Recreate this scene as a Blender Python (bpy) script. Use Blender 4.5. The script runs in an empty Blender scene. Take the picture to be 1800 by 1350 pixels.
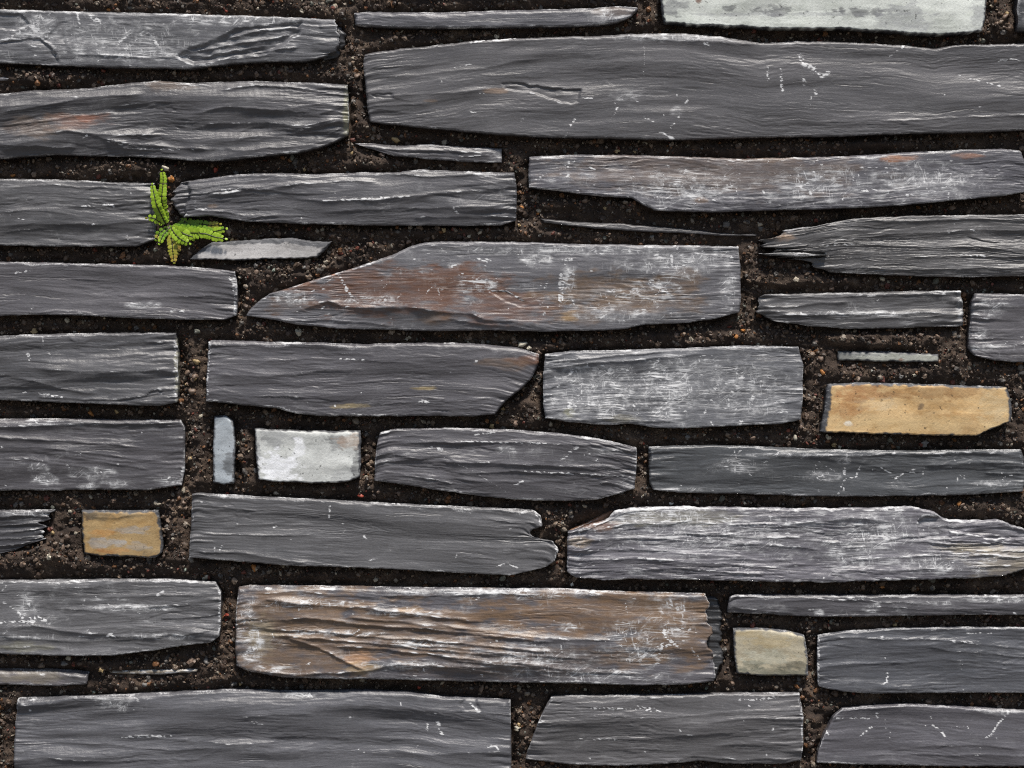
import bpy, math, random
import numpy as np

# ------------------------------------------------------------------ camera, sky, sun, exposure
S = 0.0004            # metres for one unit of the wall survey (2500 units = 1 m)
ZC = 0.50             # height of the survey's row 675 above the ground
def wx(x): return (np.asarray(x, float) - 900.0) * S
def wz(y): return (675.0 - np.asarray(y, float)) * S + ZC

scene = bpy.context.scene
cam_data = bpy.data.cameras.new('camera')
cam = bpy.data.objects.new('camera', cam_data)
scene.collection.objects.link(cam)
scene.camera = cam
cam.location = (0.0, -1.5, ZC)
cam.rotation_euler = (math.radians(90), 0, 0)
cam_data.sensor_width = 36.0
cam_data.lens = 36.0 * 1.5 / (1800 * S)
cam_data.clip_start = 0.01
cam_data.clip_end = 2000

SUN_EL, SUN_AZ = 64.0, 16.0       # sun stands in front of the wall, a little to the right
world = bpy.data.worlds.new('World')
scene.world = world
world.use_nodes = True
wn = world.node_tree.nodes
bg = wn['Background']
sky = wn.new('ShaderNodeTexSky')
sky.sky_type = 'NISHITA'
sky.sun_disc = False
sky.sun_elevation = math.radians(SUN_EL)
sky.sun_rotation = math.radians(180 - SUN_AZ)
world.node_tree.links.new(sky.outputs[0], bg.inputs[0])
bg.inputs[1].default_value = 0.075

sun_data = bpy.data.lights.new('sun', 'SUN')
sun = bpy.data.objects.new('sun', sun_data)
scene.collection.objects.link(sun)
sun_data.energy = 5.0
sun_data.angle = math.radians(8)
sun_data.color = (1.0, 0.95, 0.88)
sun.rotation_euler = (math.radians(90 - SUN_EL), 0, math.radians(SUN_AZ))
sun.location = (0.6, -2, 3)

vs = scene.view_settings
vs.view_transform = 'Standard'
vs.look = 'None'
vs.exposure = 0.2
vs.gamma = 1.0
vs.use_curve_mapping = False
scene.cycles.use_denoising = False
scene.cycles.filter_width = 1.1

rng = np.random.default_rng(11)
random.seed(11)

# ------------------------------------------------------------------ numpy helpers
def _hash(ix, iy, seed):
    h = (ix.astype(np.int64) * 374761393 + iy.astype(np.int64) * 668265263 + seed * 144665) & 0xFFFFFFFF
    h = ((h ^ (h >> 13)) * 1274126177) & 0xFFFFFFFF
    return (h ^ (h >> 16)) & 0xFFFFFFFF

def pn(x, y, seed=0):
    """gradient noise, about -1..1"""
    x, y = np.broadcast_arrays(np.asarray(x, float), np.asarray(y, float))
    ix, iy = np.floor(x), np.floor(y)
    fx, fy = x - ix, y - iy
    u = fx * fx * fx * (fx * (fx * 6 - 15) + 10)
    v = fy * fy * fy * (fy * (fy * 6 - 15) + 10)
    def g(dx, dy):
        a = _hash(ix + dx, iy + dy, seed) * (2 * math.pi / 4294967296.0)
        return np.cos(a) * (fx - dx) + np.sin(a) * (fy - dy)
    n0 = g(0, 0) * (1 - u) + g(1, 0) * u
    n1 = g(0, 1) * (1 - u) + g(1, 1) * u
    return (n0 * (1 - v) + n1 * v) * 1.5

def fbm(x, y, seed=0, octv=3, gain=0.5):
    r, a = 0.0, 1.0
    for i in range(octv):
        r = r + a * pn(x * 2 ** i, y * 2 ** i, seed + 17 * i)
        a *= gain
    return r

def sstep(a, b, x):
    t = np.clip((x - a) / (b - a), 0, 1)
    return t * t * (3 - 2 * t)

def resample(pts, n):
    p = np.asarray(pts, float)
    d = np.concatenate([[0], np.cumsum(np.hypot(*np.diff(p, axis=0).T))])
    t = np.linspace(0, d[-1], n)
    # two smoothing passes keep the traced corners from looking faceted
    return np.stack([np.interp(t, d, p[:, 0]), np.interp(t, d, p[:, 1])], 1)

def inside(poly, X, Y):
    p = np.asarray(poly, float)
    r = np.zeros(X.shape, bool)
    j = len(p) - 1
    for i in range(len(p)):
        c = (p[i, 1] > Y) != (p[j, 1] > Y)
        with np.errstate(divide='ignore', invalid='ignore'):
            xi = (p[j, 0] - p[i, 0]) * (Y - p[i, 1]) / (p[j, 1] - p[i, 1] + 1e-12) + p[i, 0]
        r ^= c & (X < xi)
        j = i
    return r

def seg_dist(pts, X, Y, closed=False):
    p = np.asarray(pts, float)
    best = np.full(X.shape, 1e9)
    n = len(p)
    for i in range(n if closed else n - 1):
        a, b = p[i], p[(i + 1) % n]
        ab = b - a
        t = np.clip(((X - a[0]) * ab[0] + (Y - a[1]) * ab[1]) / (ab @ ab + 1e-9), 0, 1)
        best = np.minimum(best, np.hypot(X - a[0] - t * ab[0], Y - a[1] - t * ab[1]))
    return best

def make_mesh(name, co, quads, tris=None, mats=(), attrs=None, smooth=True):
    me = bpy.data.meshes.new(name)
    nq = len(quads)
    nt = 0 if tris is None else len(tris)
    me.vertices.add(len(co))
    me.vertices.foreach_set('co', np.asarray(co, np.float32).ravel())
    li = np.asarray(quads, np.int32).ravel()
    st = np.arange(nq, dtype=np.int32) * 4
    if nt:
        st = np.concatenate([st, nq * 4 + np.arange(nt, dtype=np.int32) * 3])
        li = np.concatenate([li, np.asarray(tris, np.int32).ravel()])
    me.loops.add(len(li))
    me.loops.foreach_set('vertex_index', li)
    me.polygons.add(nq + nt)
    me.polygons.foreach_set('loop_start', st.astype(np.int32))
    me.polygons.foreach_set('use_smooth', np.full(nq + nt, smooth))
    me.update(calc_edges=True)
    for k, v in (attrs or {}).items():
        v = np.asarray(v, np.float32)
        if v.ndim == 1:
            me.attributes.new(k, 'FLOAT', 'POINT').data.foreach_set('value', v)
        else:
            c = np.ones((len(v), 4), np.float32)
            c[:, :3] = v
            me.attributes.new(k, 'FLOAT_COLOR', 'POINT').data.foreach_set('color', c.ravel())
    for m in mats:
        me.materials.append(m)
    return me

def link(name, me, parent=None, loc=(0, 0, 0)):
    o = bpy.data.objects.new(name, me)
    scene.collection.objects.link(o)
    o.location = loc
    o.parent = parent
    return o

# ------------------------------------------------------------------ materials
def new_mat(name):
    m = bpy.data.materials.new(name)
    m.use_nodes = True
    nt = m.node_tree
    return m, nt, nt.nodes, nt.links, nt.nodes['Principled BSDF']

def N(nt, kind, **kw):
    n = nt.nodes.new(kind)
    for k, v in kw.items():
        if k.startswith('i_'):
            n.inputs[k[2:].replace('_', ' ')].default_value = v
        else:
            setattr(n, k, v)
    return n

def math_node(nt, op, a, b=None, c=None, clamp=False):
    n = nt.nodes.new('ShaderNodeMath')
    n.operation = op
    n.use_clamp = clamp
    for i, v in enumerate((a, b, c)):
        if v is None: continue
        if isinstance(v, (int, float)): n.inputs[i].default_value = v
        else: nt.links.new(v, n.inputs[i])
    return n.outputs[0]

def streak_noise(nt, scale, detail=3.0, rough=0.55, grain=False):
    mp = N(nt, 'ShaderNodeMapping')
    mp.inputs['Scale'].default_value = scale
    if grain:      # along the cleavage of each stone
        g = N(nt, 'ShaderNodeAttribute', attribute_name='grain')
        nt.links.new(g.outputs['Vector'], mp.inputs['Vector'])
    else:
        g = N(nt, 'ShaderNodeNewGeometry')
        nt.links.new(g.outputs['Position'], mp.inputs['Vector'])
    nz = N(nt, 'ShaderNodeTexNoise')
    nz.inputs['Scale'].default_value = 1.0
    nz.inputs['Detail'].default_value = detail
    nz.inputs['Roughness'].default_value = rough
    nt.links.new(mp.outputs[0], nz.inputs['Vector'])
    return nz.outputs['Fac']

def turned_noise(nt, angle, scale, detail=1.0):
    """noise stretched along a direction in the face of the wall"""
    g = N(nt, 'ShaderNodeNewGeometry')
    mp = N(nt, 'ShaderNodeMapping', vector_type='TEXTURE')
    mp.inputs['Rotation'].default_value = (0, angle, 0)
    mp.inputs['Scale'].default_value = tuple(1.0 / q for q in scale)
    nt.links.new(g.outputs['Position'], mp.inputs['Vector'])
    nz = N(nt, 'ShaderNodeTexNoise')
    nz.inputs['Scale'].default_value = 1.0
    nz.inputs['Detail'].default_value = detail
    nt.links.new(mp.outputs[0], nz.inputs['Vector'])
    return nz.outputs['Fac']

def remap(nt, v, a, b, c=0.0, d=1.0):
    n = N(nt, 'ShaderNodeMapRange', interpolation_type='SMOOTHSTEP')
    for k, q in zip(('From Min', 'From Max', 'To Min', 'To Max'), (a, b, c, d)): n.inputs[k].default_value = q
    nt.links.new(v, n.inputs['Value'])
    return n.outputs[0]

def scratches(nt, angle, scale, width, broken, lo, hi):
    """thin lines in one direction, broken into pieces"""
    n = math_node(nt, 'ABSOLUTE', math_node(nt, 'ADD', turned_noise(nt, angle, scale), -0.5))
    line = remap(nt, n, 0.0, width, 1.0, 0.0)
    return math_node(nt, 'MULTIPLY', line, remap(nt, turned_noise(nt, angle + 0.5, (broken, broken, broken), 2.0), lo, hi))

def slate_material(name, streak=(45, 300, 900), bump=0.52, rough=0.41, hairs=(16, 200, 330), hair_depth=1.2, sawn=False):
    m, nt, nodes, links, b = new_mat(name)
    tint = N(nt, 'ShaderNodeAttribute', attribute_name='tint')
    wear = N(nt, 'ShaderNodeAttribute', attribute_name='wear')
    scuff = N(nt, 'ShaderNodeAttribute', attribute_name='scuff').outputs['Fac']
    amount = N(nt, 'ShaderNodeAttribute', attribute_name='streak').outputs['Fac']
    s1 = streak_noise(nt, streak, 3.0, 0.6, True)
    s2 = streak_noise(nt, (900, 900, 1700), 3.0, 0.7, True)
    s3 = streak_noise(nt, (14, 40, 60), 4.0, 0.6, True)
    pit = streak_noise(nt, (800, 800, 1100), 4.0, 0.75)
    mul = math_node(nt, 'MULTIPLY', math_node(nt, 'ADD', s1, -0.5), math_node(nt, 'MULTIPLY', amount, 0.7))
    mul = math_node(nt, 'ADD', mul, math_node(nt, 'MULTIPLY_ADD', s3, 0.7, 0.65))
    mul = math_node(nt, 'MULTIPLY', mul, math_node(nt, 'MULTIPLY_ADD', pit, 0.9, 0.55))
    vm = N(nt, 'ShaderNodeVectorMath', operation='SCALE')
    colour = tint.outputs['Color']
    if sawn:      # mottled weathering: deeper, richer patches of the stone's own colour and small dark pits
        gam = N(nt, 'ShaderNodeGamma')
        gam.inputs['Gamma'].default_value = 1.45
        links.new(colour, gam.inputs['Color'])
        mo = N(nt, 'ShaderNodeMix', data_type='RGBA')
        links.new(remap(nt, streak_noise(nt, (38, 60, 75), 7.0, 0.72), 0.42, 0.66, 0.0, 0.8), mo.inputs['Factor'])
        links.new(colour, mo.inputs[6]); links.new(gam.outputs[0], mo.inputs[7])
        colour = mo.outputs[2]
        saw = turned_noise(nt, -0.72, (30, 200, 700), 2.0)
        mul = math_node(nt, 'MULTIPLY', mul, math_node(nt, 'MULTIPLY_ADD', saw, 0.12, 0.94))
        mul = math_node(nt, 'MULTIPLY', mul, remap(nt, streak_noise(nt, (330, 330, 330), 3.0, 0.6), 0.27, 0.36, 0.35, 1.0))
    links.new(colour, vm.inputs[0])
    links.new(mul, vm.inputs['Scale'])
    # worn crests and chips, broken up by the grain of the stone
    w = math_node(nt, 'ADD', wear.outputs['Fac'], math_node(nt, 'MULTIPLY_ADD', s2, 1.3, -0.65))
    w = math_node(nt, 'ADD', w, math_node(nt, 'MULTIPLY_ADD', s1, 0.5, -0.25))
    white = remap(nt, w, 0.28, 1.05, 0.0, 0.92)
    # rubbed areas: fine scratches in several directions and a chalky bloom
    sc = scratches(nt, 0.05, (22, 200, 420), 0.045, 90, 0.42, 0.60)
    sc = math_node(nt, 'MAXIMUM', sc, math_node(nt, 'MULTIPLY', scratches(nt, -0.62, (30, 200, 260), 0.028, 120, 0.50, 0.62), 0.9))
    sc = math_node(nt, 'MAXIMUM', sc, math_node(nt, 'MULTIPLY', scratches(nt, 1.42, (34, 200, 240), 0.028, 150, 0.52, 0.63), 0.9))
    bloom = math_node(nt, 'MULTIPLY', remap(nt, streak_noise(nt, (120, 120, 170), 7.0, 0.8), 0.45, 0.74), 0.85)
    rub = math_node(nt, 'MULTIPLY', math_node(nt, 'MULTIPLY_ADD', sc, 0.75, bloom), scuff)
    white = math_node(nt, 'MAXIMUM', white, math_node(nt, 'MINIMUM', rub, 0.92))
    mx = N(nt, 'ShaderNodeMix', data_type='RGBA')
    links.new(white, mx.inputs['Factor'])
    links.new(vm.outputs[0], mx.inputs[6])
    mx.inputs[7].default_value = (0.62, 0.62, 0.625, 1)
    links.new(mx.outputs[2], b.inputs['Base Color'])
    r = math_node(nt, 'MULTIPLY_ADD', s3, 0.3, rough - 0.15)
    r = math_node(nt, 'MULTIPLY_ADD', white, 0.35, r, clamp=True)
    links.new(r, b.inputs['Roughness'])
    b.inputs['Specular IOR Level'].default_value = 0.55
    # hairline partings along the cleavage, in bands
    hair = streak_noise(nt, hairs, 4.0, 0.6, True)
    zone = streak_noise(nt, (9, 20, 50), 2.0, 0.5, True)
    cut = math_node(nt, 'MULTIPLY', remap(nt, hair, 0.57, 0.66), remap(nt, zone, 0.50, 0.62))
    hsum = math_node(nt, 'MULTIPLY', math_node(nt, 'MULTIPLY_ADD', cut, -hair_depth, math_node(nt, 'MULTIPLY', s1, 0.8)), amount)
    hsum = math_node(nt, 'MULTIPLY_ADD', pit, 0.55, hsum)
    if sawn: hsum = math_node(nt, 'MULTIPLY_ADD', saw, 0.25, hsum)
    hsum = math_node(nt, 'MULTIPLY_ADD', white, 0.25, hsum)
    bp = N(nt, 'ShaderNodeBump')
    bp.inputs['Strength'].default_value = bump
    bp.inputs['Distance'].default_value = 0.0006
    links.new(hsum, bp.inputs['Height'])
    links.new(bp.outputs[0], b.inputs['Normal'])
    return m

MAT_SLATE = slate_material('riven_slate')
MAT_SAWN = slate_material('sawn_slate', streak=(260, 300, 300), bump=0.5, rough=0.62, hair_depth=0.0, sawn=True)

def mortar_material():
    m, nt, nodes, links, b = new_mat('mortar')
    s1 = streak_noise(nt, (900, 900, 900), 4.0, 0.65)
    s2 = streak_noise(nt, (55, 55, 55), 4.0, 0.6)
    cr = N(nt, 'ShaderNodeValToRGB')
    e = cr.color_ramp.elements
    e[0].position, e[0].color = 0.32, (0.012, 0.007, 0.0045, 1)
    e[1].position, e[1].color = 0.74, (0.15, 0.105, 0.072, 1)
    x = e.new(0.52); x.color = (0.036, 0.021, 0.013, 1)
    links.new(math_node(nt, 'MULTIPLY_ADD', s2, 0.6, math_node(nt, 'MULTIPLY', s1, 0.42)), cr.inputs[0])
    links.new(cr.outputs[0], b.inputs['Base Color'])
    b.inputs['Roughness'].default_value = 0.8
    bp = N(nt, 'ShaderNodeBump')
    bp.inputs['Strength'].default_value = 0.9
    bp.inputs['Distance'].default_value = 0.0012
    links.new(s1, bp.inputs['Height'])
    links.new(bp.outputs[0], b.inputs['Normal'])
    return m
MAT_MORTAR = mortar_material()

def grain_material(name, col=None, rough=0.55):
    m, nt, nodes, links, b = new_mat(name)
    s1 = streak_noise(nt, (700, 700, 700), 3.0)
    vm = N(nt, 'ShaderNodeVectorMath', operation='SCALE')
    if col is None:
        a = N(nt, 'ShaderNodeAttribute', attribute_name='tint')
        links.new(a.outputs['Color'], vm.inputs[0])
    else:
        vm.inputs[0].default_value = col
    links.new(math_node(nt, 'MULTIPLY_ADD', s1, 1.0, 0.5), vm.inputs['Scale'])
    links.new(vm.outputs[0], b.inputs['Base Color'])
    b.inputs['Roughness'].default_value = rough
    bp = N(nt, 'ShaderNodeBump')
    bp.inputs['Strength'].default_value = 0.5
    bp.inputs['Distance'].default_value = 0.0004
    links.new(s1, bp.inputs['Height'])
    links.new(bp.outputs[0], b.inputs['Normal'])
    return m
MAT_GRIT = grain_material('grit')

def leaf_material(name, c0, c1):
    m, nt, nodes, links, b = new_mat(name)
    s1 = streak_noise(nt, (400, 400, 400), 3.0)
    mx = N(nt, 'ShaderNodeMix', data_type='RGBA')
    mr = N(nt, 'ShaderNodeMapRange')
    mr.inputs['From Min'].default_value = 0.35
    mr.inputs['From Max'].default_value = 0.65
    links.new(s1, mr.inputs['Value'])
    links.new(mr.outputs[0], mx.inputs['Factor'])
    mx.inputs[6].default_value = (*c0, 1)
    mx.inputs[7].default_value = (*c1, 1)
    links.new(mx.outputs[2], b.inputs['Base Color'])
    b.inputs['Roughness'].default_value = 0.45
    tr = N(nt, 'ShaderNodeBsdfTranslucent')
    links.new(mx.outputs[2], tr.inputs['Color'])
    ms = N(nt, 'ShaderNodeMixShader')
    ms.inputs[0].default_value = 0.3
    links.new(b.outputs[0], ms.inputs[1])
    links.new(tr.outputs[0], ms.inputs[2])
    links.new(ms.outputs[0], nodes['Material Output'].inputs['Surface'])
    return m

# ------------------------------------------------------------------ the ground and the wall
gm, gnt, _, glinks, gb = new_mat('ground')
gs = streak_noise(gnt, (60, 60, 60), 6.0, 0.7)
gcr = N(gnt, 'ShaderNodeValToRGB')
gcr.color_ramp.elements[0].color = (0.05, 0.045, 0.04, 1)
gcr.color_ramp.elements[1].color = (0.16, 0.15, 0.14, 1)
glinks.new(gs, gcr.inputs[0]); glinks.new(gcr.outputs[0], gb.inputs['Base Color'])
gb.inputs['Roughness'].default_value = 0.9
gme = make_mesh('ground', [(-900, -900, 0), (900, -900, 0), (900, 900, 0), (-900, 900, 0)], [(0, 1, 2, 3)], mats=[gm])
g = link('ground', gme); g['kind'] = 'structure'

wall = bpy.data.objects.new('slate_wall', None)
scene.collection.objects.link(wall)
wall['label'] = 'weathered wall of dark grey slate stones set in recessed brown mortar'
wall['category'] = 'wall'
wall['kind'] = 'thing'

SLATE = np.array([0.080, 0.0772, 0.083])
RUST = np.array([0.120, 0.060, 0.038])
BROWN = np.array([0.145, 0.095, 0.06])
OCHRE = np.array([0.42, 0.27, 0.12])
CREAM = np.array([0.44, 0.42, 0.36])
DARK = np.array([0.03, 0.03, 0.033])
PALE = np.array([0.30, 0.305, 0.315])
outlines = []      # (polygon in survey units, object) for the mortar and grit
stone_seed = [100]

def curve(pts, n, seed, rough, fine):
    c = resample(pts, n)
    k = np.linspace(0, 1, n)
    d = np.diff(np.asarray(pts, float), axis=0)
    ln = np.hypot(*d.T).sum()
    tang = np.gradient(c, axis=0)
    tang /= np.hypot(*tang.T)[:, None] + 1e-9
    # soften the traced corners
    w = max(1, int(n * 5.0 / max(ln, 1)))
    if w > 1:
        ker = np.ones(2 * w + 1) / (2 * w + 1)
        pad = np.concatenate([np.repeat(c[:1], w, 0), c, np.repeat(c[-1:], w, 0)])
        c2 = np.stack([np.convolve(pad[:, i], ker, 'valid') for i in (0, 1)], 1)
        c2[0], c2[-1] = c[0], c[-1]
        c = c2
    s = k * ln
    off = rough * pn(s / 26.0, 0.3, seed) + fine * pn(s / 6.0, 0.7, seed + 3)
    off *= sstep(0, 0.02, k) * sstep(0, 0.02, 1 - k)
    nrm = np.stack([-tang[:, 1], tang[:, 0]], 1)
    return c + nrm * off[:, None]

def stone(T, B, L=(), R=(), proud=0.0, tint=SLATE, ridges=14, amp=0.8, undul=1.2, fine=0.10, fray=0.7, wear=0.25,
          specks=10, ridge=(), chip=(), scr=(), patch=(), stain=(), sawn=False, margins=None, er=0.8, rag=(0.7, 0.6), level=False,
          ragL=0.0, ragR=0.0, edge=0.7, tilt=0.0, slope=0.0, cell=(2.3, 1.36), label=None, thick=40.0, seed=None, streak=None, name='stone', layer=None):
    """one stone from its traced outline: T and B run left to right, L and R run top to bottom between their ends"""
    stone_seed[0] += 23
    sd = seed or stone_seed[0]
    r = np.random.default_rng(sd)
    if layer is None: layer = 0.10 + 2.6 * fine
    proud = proud + r.uniform(-2.0, 2.0)
    tilt, slope = tilt + r.uniform(-2.2, 2.2), slope + r.uniform(-1.6, 1.6)
    T, B = [tuple(map(float, p)) for p in T], [tuple(map(float, p)) for p in B]
    Lp, Rp = [T[0], *L, B[0]], [T[-1], *R, B[-1]]
    lt = max(np.hypot(*np.diff(np.array(T), axis=0).T).sum(), np.hypot(*np.diff(np.array(B), axis=0).T).sum())
    ll = max(np.hypot(*np.diff(np.array(Lp), axis=0).T).sum(), np.hypot(*np.diff(np.array(Rp), axis=0).T).sum())
    mid = abs(np.interp(lt / 2 + T[0][0], *np.array(T).T) - np.interp(lt / 2 + T[0][0], *np.array(B).T))
    nu = max(6, int(lt / cell[0]) + 1)
    nv = max(6, int(max(ll, mid) / cell[1]) + 1)
    Tc, Bc = curve(T, nu, sd, *rag), curve(B, nu, sd + 1, *rag)
    Lc, Rc = curve(Lp, nv, sd + 2, rag[0], rag[1]), curve(Rp, nv, sd + 5, rag[0], rag[1])
    kv = np.linspace(0, 1, nv)
    win = np.sin(math.pi * kv) ** 0.35
    if ragL: Lc[:, 0] += ragL * win * (pn(kv * ll / 20.0, 0.2, sd + 7) + 0.5 * np.tanh(6 * pn(kv * ll / 11.0, 0.6, sd + 8)) + 0.25 * pn(kv * ll / 5.0, 0.1, sd + 6))
    if ragR: Rc[:, 0] += ragR * win * (pn(kv * ll / 20.0, 0.2, sd + 9) + 0.5 * np.tanh(6 * pn(kv * ll / 11.0, 0.6, sd + 10)) + 0.25 * pn(kv * ll / 5.0, 0.1, sd + 6))
    u = np.linspace(0, 1, nu)[None, :, None]
    v = kv[:, None, None]
    P = (1 - v) * Tc[None] + v * Bc[None] + (1 - u) * Lc[:, None] + u * Rc[:, None] \
        - ((1 - u) * (1 - v) * Tc[0] + u * (1 - v) * Tc[-1] + (1 - u) * v * Bc[0] + u * v * Bc[-1])
    X, Y = P[..., 0], P[..., 1]
    hv = np.hypot(Bc[:, 0] - Tc[:, 0], Bc[:, 1] - Tc[:, 1])[None, :] * 0.4      # mm
    hu = np.hypot(Rc[:, 0] - Lc[:, 0], Rc[:, 1] - Lc[:, 1])[:, None] * 0.4
    U, V = u[..., 0] + 0 * v[..., 0], v[..., 0] + 0 * u[..., 0]
    dT, dB, dL, dR = V * hv, (1 - V) * hv, U * hu, (1 - U) * hu
    s = X                                                            # along the grain (units)
    t = V * hv / 0.4 + 5 * pn(X / 150.0, Y / 60.0, sd + 11) if not level else Y + 4 * pn(X / 150.0, Y / 60.0, sd + 11)            # across the grain (units)
    tb = t + 2.5 * pn(X / 130.0, t / 40.0, sd + 26) + 1.2 * pn(X / 45.0, t / 18.0, sd + 27)
    h = np.zeros_like(X)
    crest = np.zeros_like(X)
    if sawn:
        q = X * 0.62 + Y * 0.78
        h += 0.012 * np.sin(q * 2 * math.pi / 6.5 + 2 * pn(X / 40, Y / 40, sd)) + 0.12 * fbm(X / 60, Y / 40, sd)
    else:
        undul *= 1.5
        h += undul * (pn(s / 420.0, t / 75.0, sd + 12) + 0.62 * pn(s / 290.0, t / 36.0, sd + 13))
        h += 0.42 * undul * sstep(-0.3, 0.5, pn(s / 210.0, t / 60.0, sd + 24)) * pn(s / 230.0, t / 19.0, sd + 25)
        mask = sstep(-0.35, 0.45, pn(s / 170.0, t / 55.0, sd + 14))
        h += fine * (0.5 + mask) * (pn(s / 70.0, t / 5.0, sd + 15) + 0.6 * pn(s / 38.0, t / 2.6, sd + 16))
        h += 0.30 * amp * mask * pn(s / 130.0, t / 12.0, sd + 17)
        lay = fbm(s / 380.0, t / 32.0, sd + 21, 4, 0.55) * 3.2 + t / 70.0
        fl_ = np.floor(lay); lf = lay - fl_
        h += layer * (0.3 + 0.7 * mask) * (fl_ - lay + sstep(0.86, 1.0, lf)) * 0.9
        fr = np.exp(-dL / 14.0) + np.exp(-dR / 14.0)
        fl = pn(s / 75.0, t / 9.0, sd + 18)
        h += fray * fr * (fl - 0.25 + 0.5 * pn(s / 45.0, t / 4.5, sd + 19))
    todo = [(np.array(p[0], float), p[1], p[2] if len(p) > 2 else 3.0, p[3] if len(p) > 3 else 3.0, 0.0) for p in ridge]
    for i in range(0 if sawn else ridges):
        ln = min(1.2, r.uniform(0.08, 0.5) * 420.0 / lt + r.uniform(0, 0.15))
        c0 = r.uniform(-0.15, 1.05)
        if r.random() < 0.45: c0 = 0.0 - ln * r.uniform(0, .4) if r.random() < 0.5 else 1.0 - ln * r.uniform(.6, 1)
        v0 = r.uniform(0.05, 0.97)
        us = np.linspace(c0, c0 + ln, 9)
        ui = np.clip(us, 0, 1) * (nu - 1)
        ui = ui.astype(int)
        vv = np.clip(v0 + r.uniform(-0.10, 0.10) * np.linspace(-1, 1, 9) + r.uniform(-.07, .07) * np.sin(np.linspace(0, 3.1, 9)), 0.01, 0.99)
        xs = Tc[0, 0] + us * (Tc[-1, 0] - Tc[0, 0])
        ys = Tc[ui, 1] * (1 - vv) + Bc[ui, 1] * vv
        a = amp * r.choice([0.3, 0.45, 0.6, 0.9, 1.3], p=[.34, .28, .2, .12, .06])
        todo.append((np.stack([xs, ys], 1), a, r.uniform(1.5, 6.0), r.uniform(1.0, 4.0), r.choice([0.6, 1.2], p=[.4, .6])))
    for pts, a, wu, wd, sw in todo:
        hand = sw == 0.0
        x0, x1 = pts[0, 0], pts[-1, 0]
        cols = np.where((X.max(0) > x0) & (X.min(0) < x1))[0]
        if len(cols) < 3: continue
        sl = slice(cols[0], cols[-1] + 1)
        Xs, Ys = X[:, sl], Y[:, sl]
        yl = np.interp(Xs, pts[:, 0], pts[:, 1]) + 2.6 * pn(Xs / 55.0, a * 9, sd + 30) + 0.9 * pn(Xs / 12.0, a * 7, sd + 31)
        kk = (Xs - x0) / (x1 - x0)
        fe = 0.12 if hand else 0.3
        f = sstep(0, fe, kk) * sstep(0, fe, 1 - kk) * (0.75 + 0.45 * pn(Xs / 45.0, a * 3.3, sd + 32))
        d = (yl - Ys) * 0.4
        if hand or sw > 1.0:
            da = np.sqrt(d * d + 0.06)
            up = 0.65 * np.exp(-da / (1.25 * wu)) + 0.35 * np.exp(-da / (0.4 * wu))
            dn = 0.5 * np.exp(-da / wd) + 0.5 * np.exp(-da / (0.28 * wd))
            h[:, sl] += 1.15 * a * f * np.where(d > 0, up, dn)
            crest[:, sl] += min(1.0, a * 0.8) * np.clip(f, 0, 1) * np.exp(-((d - 0.2) / 0.5) ** 2)
        else:
            sgm = sstep(-sw, sw, d)
            h[:, sl] += 0.7 * a * f * (sgm * np.exp(-np.maximum(d, 0) / wu) - 0.7 * (1 - sgm) * np.exp(-np.maximum(-d, 0) / wd))
            crest[:, sl] += min(1.0, a * 0.8) * np.clip(f, 0, 1) * np.exp(-((d - 0.5 * sw) / 0.5) ** 2) * 0.7
    for poly, dep, *soft in chip:
        Xw = X + 3.0 * pn(X / 14, Y / 10, sd + 40); Yw = Y + 2.0 * pn(X / 14, Y / 10, sd + 41)
        ins = inside(poly, Xw, Yw)
        d = seg_dist(poly, Xw, Yw, True) * np.where(ins, 1, -1) * 0.4
        h -= dep * sstep(-0.5, soft[0] if soft else 0.9, d) * (1 + 0.5 * pn(X / 30, Y / 12, sd + 43)) * (0.3 + 0.7 * np.exp(-np.maximum(d, 0) / 7.0)) * (1 + 0.2 * pn(s / 60, t / 6, sd + 42))
        crest += 0.75 * np.exp(-((d + 0.5) / 0.6) ** 2)
    # worn, chipped arrises
    dm = np.minimum(np.minimum(dT, dB), np.minimum(dL, dR))
    along = np.where(np.minimum(dT, dB) < np.minimum(dL, dR), X, Y)
    nick = np.clip(pn(along / 22.0, 3.3, sd + 50) - 0.15, 0, 1) * 2.0 + np.clip(pn(along / 60.0, 5.3, sd + 51) - 0.25, 0, 1) * 3.0
    nick = nick * np.where(dB <= dm + 1e-6, 0.5, 1.0)
    rr = er * (1 + 0.6 * pn(along / 90.0, 1.7, sd + 52)) * np.where(dT <= dm + 1e-6, 2.2, np.where(dB <= dm + 1e-6, 0.5, 0.9)) + nick * (0.3 if sawn else 1.0)
    q = np.clip(1 - dm / np.maximum(rr, 0.3), 0, 1)
    h -= np.maximum(rr, 0.3) * (1 - np.sqrt(np.maximum(1 - q * q, 0)))
    h += tilt * (U - 0.5) + slope * (V - 0.5)
    # scuffs and wear
    W = np.zeros_like(X)
    dust = np.zeros_like(X)
    scuffed = (0.0 if sawn else wear * 0.7) * sstep(-0.2, 0.8, fbm(s / 70.0, t / 30.0, sd + 62, 3))
    if not sawn:
        ker = max(1, int(6 / cell[1]))
        c = np.cumsum(np.concatenate([np.repeat(h[:1], ker + 1, 0), h, np.repeat(h[-1:], ker, 0)]), 0)
        blur = (c[2 * ker + 1:] - c[:-2 * ker - 1]) / (2 * ker + 1)
        hp = h - blur
        nm = sstep(-0.25, 0.6, pn(s / 90.0, t / 30.0, sd + 60))
        sp = sstep(-0.1, 0.7, pn(s / 16.0, t / 4.0, sd + 61))
        W += (0.5 + wear) * sstep(0.05, 0.36, hp) * (0.25 + 0.75 * nm) * (0.35 + 0.75 * sp)
        W += (0.55 + 0.75 * wear) * np.clip(crest, 0, 1.2) * (0.2 + 0.8 * sp) * (0.3 + 0.7 * nm)
    else:
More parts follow.
